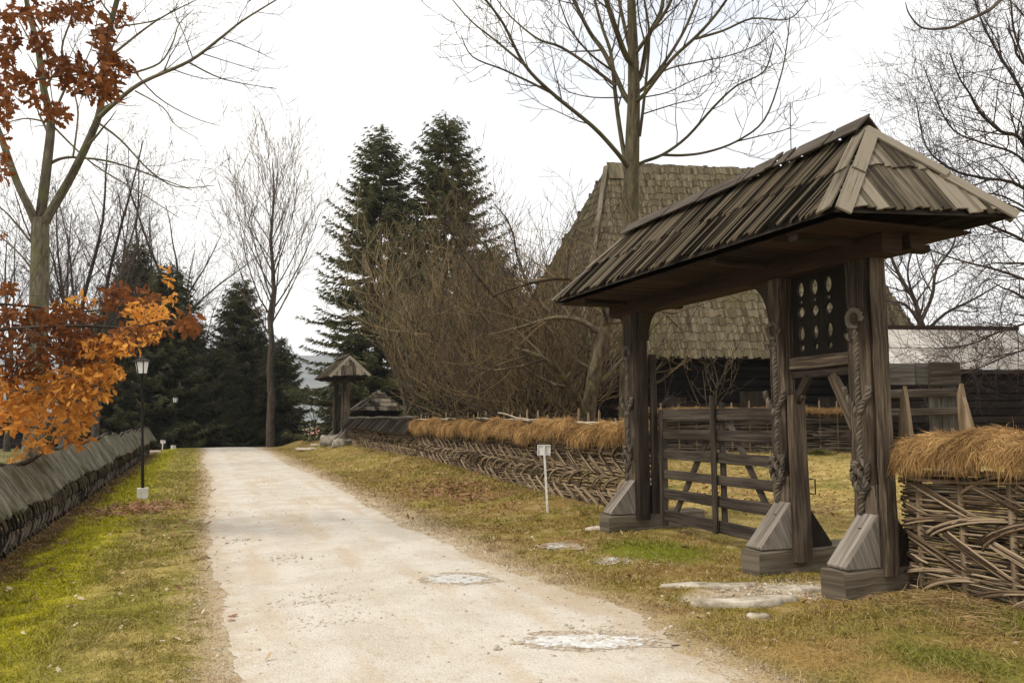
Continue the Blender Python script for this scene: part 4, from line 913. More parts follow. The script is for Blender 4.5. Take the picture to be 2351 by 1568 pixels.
# big bare tree behind the gate
cv = lambda x, y: (1025.1+x*.3738, y*.3738)
T1 = [([(1120, 2600), (1125, 1900), (1130, 1400), (1140, 900), (1150, 600), (1145, 300), (1135, 0), (1130, -400), (1125, -800)], 48, 10, 0, 0, 0),
 ([(1095, 1000), (1040, 930), (900, 780), (650, 575), (480, 400), (350, 150), (240, 0), (150, -120)], 13, 4, 0, -1.2, 1),
 ([(650, 575), (500, 500), (350, 430), (160, 350), (90, 220)], 6, 2, -.6, -.9, 1), ([(480, 400), (300, 250), (150, 130), (20, -20)], 6, 2, -.8, -.6, 1),
 ([(1100, 980), (1060, 760), (1035, 560), (1010, 330), (960, 180), (910, 0), (880, -150)], 13, 6, 0, .8, .8),
 ([(1095, 590), (1040, 470), (960, 310), (880, 200), (780, 0), (700, -160)], 15, 8, 0, 1.2, 1),
 ([(1040, 530), (870, 400), (700, 290), (560, 240), (400, 110), (310, 0)], 9, 3, .1, 1.6, 1),
 ([(1010, 430), (880, 330), (760, 180), (700, 30), (660, -80)], 6, 2, .3, -.7, 1),
 ([(1100, 340), (1040, 180), (980, 0), (930, -180)], 15, 9, 0, -1.0, 1), ([(1120, 280), (1080, 100), (1060, 0), (1040, -200)], 11, 7, 0, .8, 1),
 ([(1190, 1005), (1330, 950), (1480, 840), (1640, 660), (1780, 530), (1950, 440), (2010, 270)], 10, 3, 0, 1.4, 1),
 ([(1330, 952), (1450, 955), (1600, 935), (1780, 870), (1950, 740), (2050, 480), (2090, 280), (2110, 90)], 7, 2, .3, -.9, 1), ([(1780, 870), (1950, 830), (2100, 790), (2165, 720)], 4, 1.5, -.2, .5, 1),
 ([(1215, 580), (1380, 370), (1530, 230), (1640, 110), (1720, 0), (1800, -120)], 11, 5, 0, -1.4, 1), ([(1530, 240), (1700, 190), (1880, 115), (2100, 120), (2220, 0)], 6, 2, -.8, -.3, 1),
 ([(1225, 530), (1350, 370), (1460, 190), (1540, 0), (1590, -120)], 10, 5, 0, 1.3, 1),
 ([(1195, 460), (1240, 230), (1310, 90), (1330, 0), (1350, -150)], 13, 8, 0, .6, .9), ([(1190, 290), (1260, 190), (1340, 80), (1390, -20), (1440, -140)], 11, 7, 0, -.8, .9),
 ([(1225, 580), (1330, 440), (1560, 380), (1730, 345), (1900, 280), (2010, 200)], 5, 2, 0, .8, 1), ([(1195, 600), (1350, 570), (1500, 500), (1650, 430), (1700, 350)], 4, 1.5, 0, -.9, 1),
 ([(1185, 840), (1215, 600), (1245, 230), (1215, 0), (1200, -150)], 8, 4, -.1, -.6, .8), ([(1100, 600), (900, 600), (740, 560), (660, 480)], 4, 1.5, 0, .5, 1), ([(1210, 700), (1400, 640), (1560, 590), (1690, 430)], 4, 1.5, 0, .4, 1)]
b = at(1448, 960, 18); b.z = H(b.x, b.y)
emit(traced(T1, cv, 18, QM, 51, .0098, 1145), 'bare_tree', b, 'tallest bare tree, thick trunk rising right behind the big gate roof', 'bark_grey', 'twig_maple', 'bare trees')
# bare tree left with three forking limbs
cv = lambda x, y: (x*.3735, y*.3735)
T2 = [([(190, 2870), (215, 2600), (235, 2000), (245, 1600), (246, 1340)], 48, 36, 0, 0, .0),
 ([(225, 1390), (180, 1280), (100, 1110), (0, 830), (-120, 560), (-200, 300)], 20, 10, 0, -1, .7),
 ([(247, 1350), (290, 1000), (312, 740), (270, 560), (230, 280), (170, 50), (150, -150)], 23, 9, 0, .6, .7),
 ([(265, 1380), (330, 1270), (440, 1080), (560, 830), (620, 650), (650, 300), (720, 0), (780, -200)], 22, 9, 0, -.8, .6),
 ([(612, 720), (700, 640), (870, 510), (1160, 380), (1350, 240), (1490, 130), (1700, 0)], 11, 3, -.5, -1.8, 1),
 ([(820, 450), (980, 390), (1060, 270), (1100, 150), (1190, 60)], 5, 1.5, -.9, -.5, 1), ([(1160, 385), (1380, 490), (1700, 548)], 4, 1.2, -1.2, -1.0, .8), ([(1240, 330), (1400, 380), (1590, 440)], 3, 1.2, -1.3, -1.6, .7), ([(1370, 235), (1520, 290), (1690, 370)], 3, 1.2, -1.4, -1.0, .7),
 ([(700, 330), (960, 130), (1210, 0)], 6, 2, -.7, .6, 1), ([(770, 160), (960, 125), (1100, 40)], 4, 2, -.7, -1.2, 1),
 ([(580, 740), (740, 860), (920, 1050), (1090, 1150), (1320, 1140)], 6, 1.5, -.4, -1.4, .7), ([(780, 380), (960, 590), (1180, 720), (1350, 775)], 4, 1.2, -.6, .4, .5), ([(830, 560), (1000, 660), (1080, 770), (1220, 855)], 3.5, 1.2, -.7, -.3, .5),
 ([(300, 1010), (380, 975), (480, 970), (700, 1000), (990, 1100), (1180, 1170)], 8, 2, .2, 1, .6), ([(320, 770), (560, 1000), (870, 1190), (1100, 1340)], 5, 1.5, .4, -.4, .6), ([(280, 750), (150, 730), (0, 770)], 5, 2, .4, .8, 1),
 ([(450, 960), (480, 700), (460, 520), (560, 300), (600, 100)], 5, 2, -.3, .9, 1), ([(300, 760), (420, 480), (380, 300), (440, 100), (430, -50)], 7, 3, .4, 1.2, 1),
 ([(230, 1700), (120, 1560), (-40, 1420)], 6, 2, 0, .9, .8), ([(200, 1500), (60, 1330), (-30, 1250)], 6, 2, 0, -.8, .8)]
QL = dict(QM, kids=(1.2, 2.2, 2.6), up=(.2, .25, .3, .35))
b = at(80, 1075, 25); b.z = H(b.x, b.y)
emit(traced(T2, cv, 25, QL, 52, 25/1828.), 'bare_tree', b, 'bare tree at the left whose grey trunk forks into three limbs', 'bark_maple', 'twig_maple', 'bare trees')
def pix(p):
    v = CM.transposed() @ (Vector(p)-Vector((0, 0, HC))); return IW/2+FPX*v.x/-v.z, IH/2-FPX*v.y/-v.z, -v.z
def gtree(px, d, top, label, seed, Q, trunk_r, fork=.35, n=5, spread=30, bark='bark_dark', twig='twig', group='bare trees', lean=0.0, sink=0.1, name='bare_tree', leaders=1.0, prune=None):
    q = random.Random(seed); b = at(px, 960, d); b.z = H(b.x, b.y); h = 1.6+(960-top)/FPX*d-b.z; out = []
    pts = [b-Vector((0, 0, sink))]; rad = [trunk_r*1.25]; dr = Vector((lean*.93, -lean*.36, 1)).normalized(); k = 6
    for i in range(k): pts.append(pts[-1]+(dr+rv(q)*.03).normalized()*(h*fork+sink)/k); rad.append(trunk_r*(1-.25*(i+1)/k))
    out.append((0, pts, rad)); top_ = pts[-1]; az = q.uniform(0, 6)
    for i in range(n):
        az += 2.4+q.gauss(0, .3); an = R(spread*(.35 if (i == 0 and leaders) else q.uniform(.6, 1.15))); c = Vector((math.cos(az)*math.sin(an), math.sin(az)*math.sin(an), math.cos(an)))
        st = pts[-1 if i < 2 else -1-q.randint(0, 2)]
        grow(out, st, c, h*(1-fork)*q.uniform(.75, 1.0)*(1.05 if i == 0 else .9), trunk_r*(.6 if i == 0 else .45), 0, Q, q)
    if prune:   # branches cut back where they would hang over the small gate
        keep = []; cut = None; x0, y0, x1, y1 = prune
        for k_, (lv, pts_, rad_) in enumerate(out):      # parents come before their children
            if cut is not None and lv > cut: continue
            cut = None
            if k_ > 0 and any(x0 < pix(p)[0] < x1 and y0 < pix(p)[1] < y1 for p in pts_): cut = lv; continue
            keep.append((lv, pts_, rad_))
        out = keep
    return emit(out, name, b, label, bark, twig, group)
QB = dict(max=3, seg=(1.3, .8, .5, .3), wob=(.07, .10, .12, .10), up=(.35, .4, .35, .3), kids=(1.5, 1.9, 2.2), ang=(36, 40, 42), len=(4.2, 2.0, .95), tmin=(.12, .12, .12), rr=(.4, .5, .6), rmin=.0085, tip=.55, frac=.6)
for i, (px, d, top, r, fk, n, sp, lb, tw) in enumerate([
  (150, 36, 250, .21, .22, 5, 22, 'slender bare tree just right of the forked trunk, its top above the brown leaves', 'twig'),
  (222, 38, 330, .20, .20, 5, 26, 'bare tree between the forked trunk and the dark spruces at the left', 'twig'),
  (318, 53, 320, .24, .28, 5, 26, 'bare tree with curving limbs standing above the lamp', 'twig'),
  (404, 54, 350, .24, .34, 4, 30, 'bare tree whose limbs reach out right over the dark spruces', 'twig'),
  (20, 37, 420, .14, .25, 5, 28, 'leftmost thin bare tree at the left edge', 'twig'),
  (462, 62, 600, .12, .30, 5, 22, 'pale slim bare tree in the gap between the dark spruces', 'twig_pale')]):
    gtree(px, d, top, lb, 60+i, QB, r, fk, n, sp, twig=tw)
QP = dict(max=3, seg=(1.4, .9, .5, .3), wob=(.04, .06, .08, .08), up=(.6, .6, .5, .5), kids=(1.1, 1.15, 1.1), ang=(28, 32, 34), len=(4.6, 2.3, 1.1), tmin=(.08, .12, .12), rr=(.42, .5, .6), rmin=.0125, tip=.5, frac=.65)
def poplar():
    q = random.Random(77); d = 46; b = at(622, 960, d); b.z = H(b.x, b.y); out = []; top = at(627, 372, d); pts = [b.lerp(top, t)+Vector((q.gauss(0, .05), q.gauss(0, .05), 0)) for t in np.linspace(0, 1, 12)]
    pts[0].z -= .2; rad = [.24*(1-.93*t)+.012 for t in np.linspace(0, 1, 12)]; out.append((0, pts, rad)); az = 0
    for k in range(30):
        t = .38+.58*(k/30)**.9; az += 2.4; p = b.lerp(top, t); an = R(q.uniform(36, 56)*(1.15-.5*t)); c = Vector((math.cos(az)*math.sin(an), math.sin(az)*math.sin(an), math.cos(an)))
        grow(out, p, c, (7.4 if t < .6 else 6.0)*(1.2-t*.75), .075*(1.15-t), 0, QP, q)
    return emit(out, 'bare_tree', b, 'tall narrow bare tree with upswept branches beside the road crest', 'bark_dark', 'twig_pale', 'bare trees')
poplar()
# bushy orchard trees in front of the spruces: long upright water shoots
QS = dict(max=3, seg=(.7, .5, .35, .25), wob=(.14, .15, .08, .06), up=(.05, .55, 1.2, .8), kids=(2.2, 1.75, 1.1), ang=(62, 54, 40), len=(2.7, 2.2, 1.0), tmin=(.15, .1, .15), rr=(.45, .5, .6), rmin=.009, tip=.35, frac=.8, bow=.35, nodown=True)
for i, (px, d, top, r, lb, sp, ln) in enumerate([
  (935, 33, 400, .13, 'bushy bare tree with pale upright shoots in front of the left spruce', 50, 0),
  (1010, 31, 380, .15, 'densest bushy bare tree with brown shoots in front of the right spruce', 46, 0),
  (1105, 29, 450, .14, 'bushy bare tree with greenish shoots right of the two spruces', 50, 0),
  (1060, 27, 560, .11, 'lower bushy bare tree at the front of the thicket, over the hay-covered fence', 60, 0),
  (1255, 20, 590, .09, 'thin-twigged low bare tree before the left slope of the tall roof', 58, 0),
  (1225, 21.5, 650, .10, 'dense low bare tree between the thicket and the old apple tree', 62, 0),
  (1310, 20, 600, .09, 'dense bare tree with fine twigs close behind the old apple tree', 54, 0),
  (1180, 25, 600, .12, 'low spreading bare tree over the hay-covered fence, left of the apple tree', 62, 0)]):
    gtree(px, d, top, lb, 80+i, QS, r, .16, 9, sp, 'bark_apple', ('twig_straw', 'twig_warm', 'twig_straw', 'twig_warm', 'twig', 'twig_warm', 'twig_warm', 'twig_warm')[i % 8], 'orchard trees behind the fence', 0, .1, 'orchard_tree', 1.0, (715, 790, 872, 1040))
QA = dict(max=3, seg=(.5, .35, .25, .18), wob=(.14, .16, .14, .10), up=(.15, .35, .6, .5), kids=(1.9, 2.4, 2.6), ang=(46, 48, 44), len=(2.1, 1.15, .6), tmin=(.15, .12, .12), rr=(.5, .5, .6), rmin=.0055, tip=.4, frac=.7)
gtree(1292, 23, 270, 'dark crooked bare tree in front of the left slope of the tall roof', 91, QA, .14, .30, 7, 38, 'bark_dark', 'twig', 'orchard trees behind the fence', 0, .1, 'orchard_tree')
idn = lambda x, y: (x, y)
TA = [([(1346, 1010), (1352, 940), (1362, 870), (1378, 800), (1392, 740), (1402, 700)], 36, 22, 0, 0, .5),
 ([(1348, 960), (1320, 905), (1290, 860), (1240, 820), (1180, 800)], 22, 8, 0, -1.0, 1.2), ([(1385, 770), (1330, 735), (1270, 730), (1200, 750), (1120, 770)], 15, 4, 0, .6, 1.3),
 ([(1402, 705), (1360, 660), (1300, 640), (1220, 650), (1130, 680)], 13, 4, 0, -.9, 1.3), ([(1400, 715), (1440, 690), (1500, 690), (1560, 670), (1640, 665), (1700, 690)], 15, 3, 0, .8, 1.1),
 ([(1395, 740), (1440, 735), (1500, 700), (1540, 720), (1600, 700)], 10, 3, 0, -.6, 1), ([(1402, 705), (1395, 640), (1370, 580), (1330, 520)], 11, 3, 0, .8, 1.2), ([(1400, 710), (1440, 640), (1430, 570), (1460, 520)], 8, 3, 0, -.8, 1.0), ([(1250, 825), (1200, 840), (1120, 850), (1050, 830)], 8, 2, -.9, -1.4, 1.2), ([(1365, 850), (1330, 830), (1290, 790), (1230, 700)], 9, 3, 0, .9, 1.2)]
b = at(1348, 960, 16.5); b.z = H(b.x, b.y)
emit(traced(TA, idn, 16.5, QA, 93, 16.5/1828), 'orchard_tree', b, 'old apple tree with a leaning pale flecked trunk left of the big gate', 'bark_apple', 'twig_warm', 'orchard trees behind the fence')
QY = dict(QA, kids=(2.2, 2.4, 2.2), len=(1.0, .6, .35), up=(.5, .6, .5, .4), rmin=.005)
gtree(1640, 20.5, 740, 'young bare tree in the yard in front of the dark house wall', 95, QY, .05, .38, 6, 34, 'bark_apple', 'twig_pale', 'orchard trees behind the fence', 0, .1, 'orchard_tree')
# right hand trees
QR = dict(QA, kids=(2.9, 3.4, 3.0), len=(2.6, 1.35, .7), up=(.2, .3, .35, .3), rmin=.006)
TR = [([(2125, 930), (2120, 800), (2113, 745), (2100, 690), (2075, 650), (2050, 600), (2040, 560)], 16, 5, 0, .6, 1), ([(2113, 745), (2080, 700), (2040, 690), (2000, 665)], 8, 2, 0, -.8, 1), ([(2113, 740), (2140, 680), (2150, 620), (2190, 560), (2200, 480)], 10, 3, 0, .8, 1.1), ([(2105, 700), (2085, 640), (2090, 590), (2120, 520)], 7, 2, 0, -.6, 1), ([(2118, 770), (2170, 720), (2230, 690), (2300, 650)], 9, 3, 0, -.8, 1.1)]
b = at(2122, 960, 27); b.z = H(b.x, b.y)
emit(traced(TR, idn, 27, QR, 97, 27/1828), 'bare_tree', b, 'crooked bare tree rising behind the grey plank roof, next to the gate post', 'bark_dark', 'twig_maple', 'bare trees')
TB = [([(2480, 1010), (2470, 800), (2440, 600), (2400, 400), (2370, 200), (2360, 0)], 28.52, 12.6, 0, 0, .5),
 ([(2420, 480), (2350, 327), (2297, 302), (2250, 258), (2228, 218), (2203, 180), (2181, 124)], 9.92, 2.1, 0, -1.5, 1.4), ([(2440, 560), (2350, 432), (2250, 408), (2185, 389), (2126, 336), (2102, 225)], 9.92, 2.1, 0, 1.2, 1.3), ([(2410, 450), (2340, 360), (2260, 330), (2190, 300), (2150, 230), (2120, 150)], 7.44, 2.1, 0, .3, 1.4),
 ([(2385, 300), (2340, 200), (2290, 120), (2250, 40), (2230, -30)], 8.68, 2.8, 0, 1.2, 1.4), ([(2450, 650), (2360, 560), (2280, 520), (2200, 480), (2140, 430)], 8.68, 2.1, 0, -1.4, 1.4), ([(2455, 700), (2370, 650), (2290, 620), (2210, 600), (2130, 570), (2090, 530)], 8.06, 2.1, 0, .9, 1.4), ([(2460, 780), (2390, 740), (2300, 760), (2230, 790), (2150, 800)], 7.44, 2.1, 0, -2.2, 1.3), ([(2465, 830), (2400, 800), (2330, 810), (2260, 840), (2200, 860)], 6.2, 2.1, 0, -3.0, 1.2), ([(2370, 180), (2330, 80), (2320, 0), (2300, -80)], 6.2, 2.8, 0, -1.2, 1.2), ([(2440, 600), (2380, 500), (2300, 450), (2230, 440), (2160, 400)], 6.82, 2.1, 0, 2.0, 1.4)]
b = at(2480, 960, 22); b.z = H(b.x, b.y)
emit(traced(TB, idn, 22, QR, 98, 22/1828), 'bare_tree', b, 'wide dense bare tree filling the right edge above the plank roof', 'bark_dark', 'twig_maple', 'bare trees')
TC = [([(2900, 1200), (2880, 700), (2850, 200), (2800, -500)], 130, 60, 0, 0, 0), ([(2820, -320), (2560, -200), (2400, -90), (2297, 0), (2269, 25), (2213, 50), (2178, 65), (2119, 65), (2088, 34), (2079, 6)], 13, 1.6, 0, -1.2, 0), ([(2213, 50), (2180, 48), (2145, 44), (2130, 38), (2127, 25)], 2.6, 2, -.9, -.8, 0), ([(2119, 65), (2100, 71), (2077, 62)], 2, 1.6, -1.05, -1.2, 0), ([(2178, 66), (2160, 75), (2150, 72)], 1.6, 1.2, -1, -1, 0)]
b = at(2895, 960, 10); b.z = H(b.x, b.y)
emit(traced(TC, idn, 10, QM, 99, 10/1828), 'bare_tree', b, 'nearly bare branch curling down into the top right corner of the sky', 'bark_dark', 'twig', 'bare trees', .03)

# ------------------------------------------------------------------ spruces
def spruce(px, d, top, Rb, label, seed, dark=False, dens=1.0, group='spruces at the end of the road'):
    q = random.Random(seed); rs = np.random.RandomState(seed); b = at(px, 960, d); b.z = H(b.x, b.y); h = 1.6+(960-top)/FPX*d-b.z
    e = empty('spruce', b, label, 'tree', group); mb = MB(); mb.tube([b+Vector((0, 0, h*t-.15)) for t in np.linspace(0, .97, 6)], [.26*h/17*(1-t)+.02 for t in np.linspace(0, 1, 6)], 8); mb.build('trunk', 'bark_dark', e, True)
    Pb = []; Db = []; Lb = []; br = []; z = h*.03
    while z < h*.985:
        t = z/h; rr = Rb*((1-t)**.62)*(1 if t > .1 else .75+2.5*t); nb = max(4, int((11 if t < .8 else 8)*dens)); a0 = q.uniform(0, 6.28)
        for k in range(nb):
            L_ = rr*q.uniform(.62, 1.18)+.12; a = a0+2*math.pi*k/nb+q.gauss(0, .2); dx, dy = math.cos(a), math.sin(a); el = R(q.gauss(-8, 9)+30*t)
            p0 = b+Vector((0, 0, z+q.gauss(0, .08))); m = max(3, int(L_/.17)); pts = []
            for i in range(m+1):
                s = i/m; rr_ = L_*s; zz = math.tan(el)*rr_-.16*L_*math.sin(s*math.pi*.62)*1.5+.13*L_*s*s; p = p0+Vector((dx*rr_*math.cos(el*.5), dy*rr_*math.cos(el*.5), zz)); pts.append(p)
                if s > .12:
                    side = Vector((-dy, dx, 0)); fwd = Vector((dx, dy, 0)); wl = (.16+.42*(1-abs(s-.45)))*min(1, L_/1.2)*(1.15-s*.5)
                    for sg in (-1, 1, 0, -1, 1, q.choice((-1, 1))):
                        dd = side*(sg*q.uniform(.6, 1.1))+fwd*q.uniform(.5, 1.0)+Vector((0, 0, q.uniform(-.75, -.05))); Pb.append(p+Vector((q.gauss(0, .04), q.gauss(0, .04), q.gauss(0, .04)))); Db.append(dd); Lb.append(wl*q.uniform(.6, 1.2)+.08)
                    if q.random() < .7: Pb.append(p); Db.append(Vector((q.gauss(0, .25), q.gauss(0, .25), -1 if t < .85 else 1))); Lb.append(q.uniform(.14, .34)*min(1, L_))
            br.append((pts[:4] if len(pts) >= 4 else pts+[pts[-1]]*(4-len(pts)), [.02, .016, .012, .01]))
        z += (.30+.16*(1-t))*q.uniform(.85, 1.15)*h/17
    for _ in range(14): Pb.append(b+Vector((0, 0, h-q.uniform(0, .6)))); Db.append(Vector((q.gauss(0, .5), q.gauss(0, .5), 1))); Lb.append(q.uniform(.2, .45))
    c = tri_cloud('foliage', Pb, Db, Lb, np.clip(np.array(Lb)*.24, .03, .11), 'needles_dark' if dark else 'needles', e, None, rs)
    return e
for i, (px, d, top, Rb, lb, dk) in enumerate([
  (866, 45, 268, 5.3, 'left of the two tall spruces behind the bushy bare trees', False), (1018, 44, 236, 5.7, 'right and taller of the two tall spruces behind the bushy bare trees', False),
  (300, 50, 545, 3.6, 'dark spruce with a thin pointed top behind the street lamp', True), (376, 47, 600, 3.7, 'broad dark spruce right behind the second lamp', True), (240, 46, 700, 3.2, 'dark spruce behind the orange leaves, left of the lamp', True), (425, 56, 720, 3.0, 'short dark spruce at the left side of the road gap', True),
  (545, 53, 632, 3.4, 'pointed spruce left of the narrow bare tree at the road end', True), (492, 50, 800, 2.6, 'low dark spruce at the left of the road crest', True), (640, 52, 775, 2.3, 'low dark spruce right behind the narrow bare tree', True), (590, 57, 760, 3.0, 'dark spruce between the pointed spruce and the narrow bare tree', True),
  (1130, 47, 560, 4.0, 'lower spruce behind the bushy trees beside the tall roof', False), (815, 51, 800, 2.6, 'added dark spruce standing for shade behind the small distant gate roof', True), (1190, 40, 690, 3.2, 'added dark spruce standing for shade deep behind the bushy trees, left of the house', True), (1060, 38, 760, 3.0, 'lowest added dark spruce, standing for the shade under the bushy trees', True), (950, 52, 560, 4.5, 'added dark spruce as shade backdrop between and behind the two tall spruces', True)]):  # last four dark ones added to stand for shade below the crowns
    spruce(px, d, top, Rb, lb, 120+i, dk)

# ------------------------------------------------------------------ oak with its dead leaves, trunk outside the frame at the left
LT = [(.0, .012), (.12, .05), (.22, .17), (.31, .10), (.43, .27), (.53, .14), (.66, .30), (.77, .15), (.88, .17), (1.0, .02)]
def leaf_cloud(name, P, D, N, S, mat, parent=None, curl=.25, rs=None, fold=.25):
    rs = rs or np.random.RandomState(2); P = np.asarray(P, float); D = np.asarray(D, float); N = np.asarray(N, float); S = np.asarray(S)[:, None]; n = len(P)
    D = D/np.linalg.norm(D, axis=1, keepdims=True); X = np.cross(D, N); X /= np.linalg.norm(X, axis=1, keepdims=True)+1e-9; N = np.cross(X, D)
    cu = (rs.uniform(.2, 1.6, n)*curl*rs.choice([-1, 1], n))[:, None]; V = []; k = len(LT)
    for t, wd in LT:
        base = P+D*S*t*(1-.12*np.abs(cu)*t)+N*S*cu*t*t; up = N*S*wd*fold*(1+np.abs(cu))
        V += [base, base-X*S*wd+up, base+X*S*wd+up]
    V = np.stack(V, 1).reshape(-1, 3); b = np.arange(n)[:, None]*3*k; i = np.arange(k-1)[None, :]*3
    F = np.concatenate([np.stack([b+i, b+i+1, b+i+4, b+i+3], -1).reshape(-1, 4), np.stack([b+i+2, b+i, b+i+3, b+i+5], -1).reshape(-1, 4)])
    return raw_mesh(name, V, F, mat, parent)
ob = Vector((-3.55, 13.2, 0)); ob.z = H(ob.x, ob.y)
QO = dict(QM, kids=(1.6, 2.2, 2.0), len=(1.3, .7, .35), up=(.1, .15, .2, .2), rmin=.005)
TO = [([(-150, 1090), (-155, 900), (-150, 600), (-160, 300), (-150, 0), (-140, -300)], 46, 24, 0, 0, 0),
 ([(-150, 790), (-60, 765), (60, 752), (180, 748), (300, 752), (380, 735), (445, 738)], 9, 2, 0, -1.4, 1.2), ([(-150, 860), (-50, 880), (60, 900), (160, 905), (250, 870), (290, 850)], 8, 2, 0, -.5, 1.2), ([(-150, 930), (-60, 960), (40, 975), (130, 990), (200, 985)], 7, 2, 0, .6, 1.2), ([(-150, 740), (-40, 700), (80, 705), (200, 715), (300, 700), (360, 680)], 8, 2, 0, .5, 1.2), ([(60, 752), (150, 800), (220, 812), (280, 800)], 4, 2, -.6, -.9, 1), ([(40, 975), (70, 1030), (50, 1060)], 3, 1.5, .3, .2, 1),
 ([(-150, 330), (-90, 150), (-40, 60), (0, 34), (80, 33), (160, 20), (230, -5)], 9, 3, 0, -1.4, .8), ([(-150, 430), (-80, 260), (-20, 215), (60, 190), (120, 178), (200, 172), (300, 180)], 8, 2, 0, -1.6, .8), ([(-40, 62), (0, 110), (15, 180), (14, 260), (20, 280)], 4, 2, -.6, -1, .6), ([(70, 33), (100, 90), (110, 150), (120, 230), (130, 275)], 3, 2, -1.2, -1.3, .6), ([(200, 172), (240, 120), (250, 60), (285, 35)], 3.5, 2, -1.4, -1.5, .6), ([(-150, 560), (-80, 440), (-20, 390), (10, 350)], 5, 2, 0, -1, .6)]
oak = emit(traced(TO, idn, 11, QO, 131, 11/1828), 'oak_tree', ob, 'oak still holding orange and brown dead leaves over the left fence', 'bark_dark', 'twig')
q = random.Random(133)
def clusters(lst, d, name, mat, size, mult=1.35):
    P = []; D = []; N = []; S = []
    for cx, cy, rx, ry, n, dd in lst:
        for _ in range(int(n*mult)):
            a = q.uniform(0, 6.28); r = math.sqrt(q.random()); lump = .5+.5*math.sin(cx*.7+a*3)
            x, y = cx+rx*r*math.cos(a), cy+ry*r*math.sin(a); p = at(x, y, d+dd+q.gauss(0, .28)); P.append(p)
            D.append((q.gauss(0, .8), q.gauss(0, .8), q.gauss(-.5, .65))); N.append((q.gauss(0, 1), q.gauss(-.4, 1), q.gauss(.5, .8))); S.append(size*q.uniform(.6, 1.25))
    return leaf_cloud(name, P, D, N, S, mat, oak, .6, np.random.RandomState(9), .45)
clusters([(60, 35, 80, 18, 70, -1.2), (150, 25, 60, 20, 55, -1.3), (14, 90, 26, 55, 70, -.8), (12, 175, 22, 60, 65, -.9), (10, 255, 20, 32, 34, -.9), (95, 95, 28, 25, 30, -1.2), (150, 150, 55, 22, 70, -1.5), (240, 105, 24, 62, 75, -1.5), (262, 145, 38, 26, 40, -1.5), (60, 185, 30, 22, 28, -1.4), (205, 190, 62, 28, 90, -1.5), (122, 250, 26, 24, 34, -1.3), (240, 205, 32, 26, 36, -1.5), (6, 365, 12, 45, 26, -1.0), (75, 225, 30, 14, 22, -1.3), (284, 42, 11, 24, 10, -1.5), (190, 8, 40, 14, 26, -1.3), (150, 270, 15, 14, 8, -1.3)], 11, 'brown_leaves', 'leaf_brown', .125)
clusters([(40, 735, 80, 34, 150, 0), (160, 735, 65, 34, 150, -.3), (110, 800, 150, 34, 260, -.4), (268, 688, 42, 34, 80, .3), (335, 762, 66, 18, 60, -.9), (436, 738, 22, 28, 34, -1.4), (225, 790, 70, 24, 90, -.7), (16, 665, 22, 22, 22, .2), (60, 850, 90, 24, 90, -.2), (340, 680, 30, 14, 20, .2), (5, 540, 8, 14, 6, 0)], 11, 'brown_leaves', 'leaf_brown', .118)
clusters([(338, 722, 52, 34, 110, .2), (250, 792, 66, 26, 110, -.8), (345, 775, 24, 10, 14, -.9), (55, 900, 110, 46, 260, -.2), (180, 880, 84, 44, 190, -.4), (235, 850, 46, 28, 70, -.5), (100, 955, 110, 42, 220, .3), (168, 1000, 46, 26, 46, .5), (20, 940, 50, 56, 110, 0), (205, 945, 26, 20, 22, .4), (42, 1054, 24, 14, 16, .2), (85, 1020, 34, 18, 26, .3), (395, 690, 16, 16, 10, -.4), (390, 640, 8, 22, 8, -.4), (180, 700, 60, 22, 26, .3)], 11, 'orange_leaves', 'leaf_orange', .112, 1.5)

# ------------------------------------------------------------------ lamps, signs, marker
lamp = empty('street_lamp', Vector((-1.01, 17.69, H(-1.01, 17.69))), 'black lantern lamp post on a white block beside the left verge, nearest the viewer', 'lamp', 'lantern lamp posts')
lb = Vector((-1.01, 17.69, H(-1.01, 17.69)))
mb = MB(); mb.timber(lb+Vector((0, 0, -.1)), lb+Vector((0, 0, .215)), .20, .20, (1, 0, 0), .012, 2, .003); mb.build('base_block', 'concrete', lamp)
mb = MB(); mb.tube([lb+Vector((0, 0, z)) for z in (.21, .24, 1.2, 1.22, 2.44, 2.47)], [.036, .03, .028, .023, .021, .03], 10); mb.build('pole', 'metal', lamp, True)
mb = MB(); n = 6
for z0, z1, r0, r1 in ((2.47, 2.50, .085, .105),): mb.tube([lb+Vector((0, 0, z0)), lb+Vector((0, 0, z1))], [r0, r1], 6)
lan = mb.build('lantern_base', 'metal', lamp)
mb = MB(); mb.tube([lb+Vector((0, 0, 2.50)), lb+Vector((0, 0, 2.735))], [.095, .135], 6, True); gl = mb.build('glass', 'opal', lamp)
mb = MB()
for k in range(6):
    a = 2*math.pi*k/6; t = Vector((1, 0, 0)); 
    so_ = Vector((0, 0, 1)).orthogonal().normalized(); u_ = Vector((0, 0, 1)).cross(so_); dv = so_*math.cos(a)+u_*math.sin(a)
    mb.tube([lb+dv*.098+Vector((0, 0, 2.49)), lb+dv*.139+Vector((0, 0, 2.74))], .011, 5)
mb.build('frame', 'metal', lamp)
mb = MB(); mb.tube([lb+Vector((0, 0, z)) for z in (2.735, 2.745, 2.80, 2.835, 2.85, 2.875)], [.175, .172, .08, .045, .03, .008], 6); mb.build('cap', 'metal', lamp)
lamp.rotation_euler = (0, R(-2.6), 0)
l2 = copy_tree(lamp); p = at(398, 1026, 42.5); l2.location = (p.x, p.y, H(p.x, p.y)-.03); l2.rotation_euler = (0, 0, R(25)); l2['label'] = 'second lantern lamp post, small in front of the dark spruces at the crest'
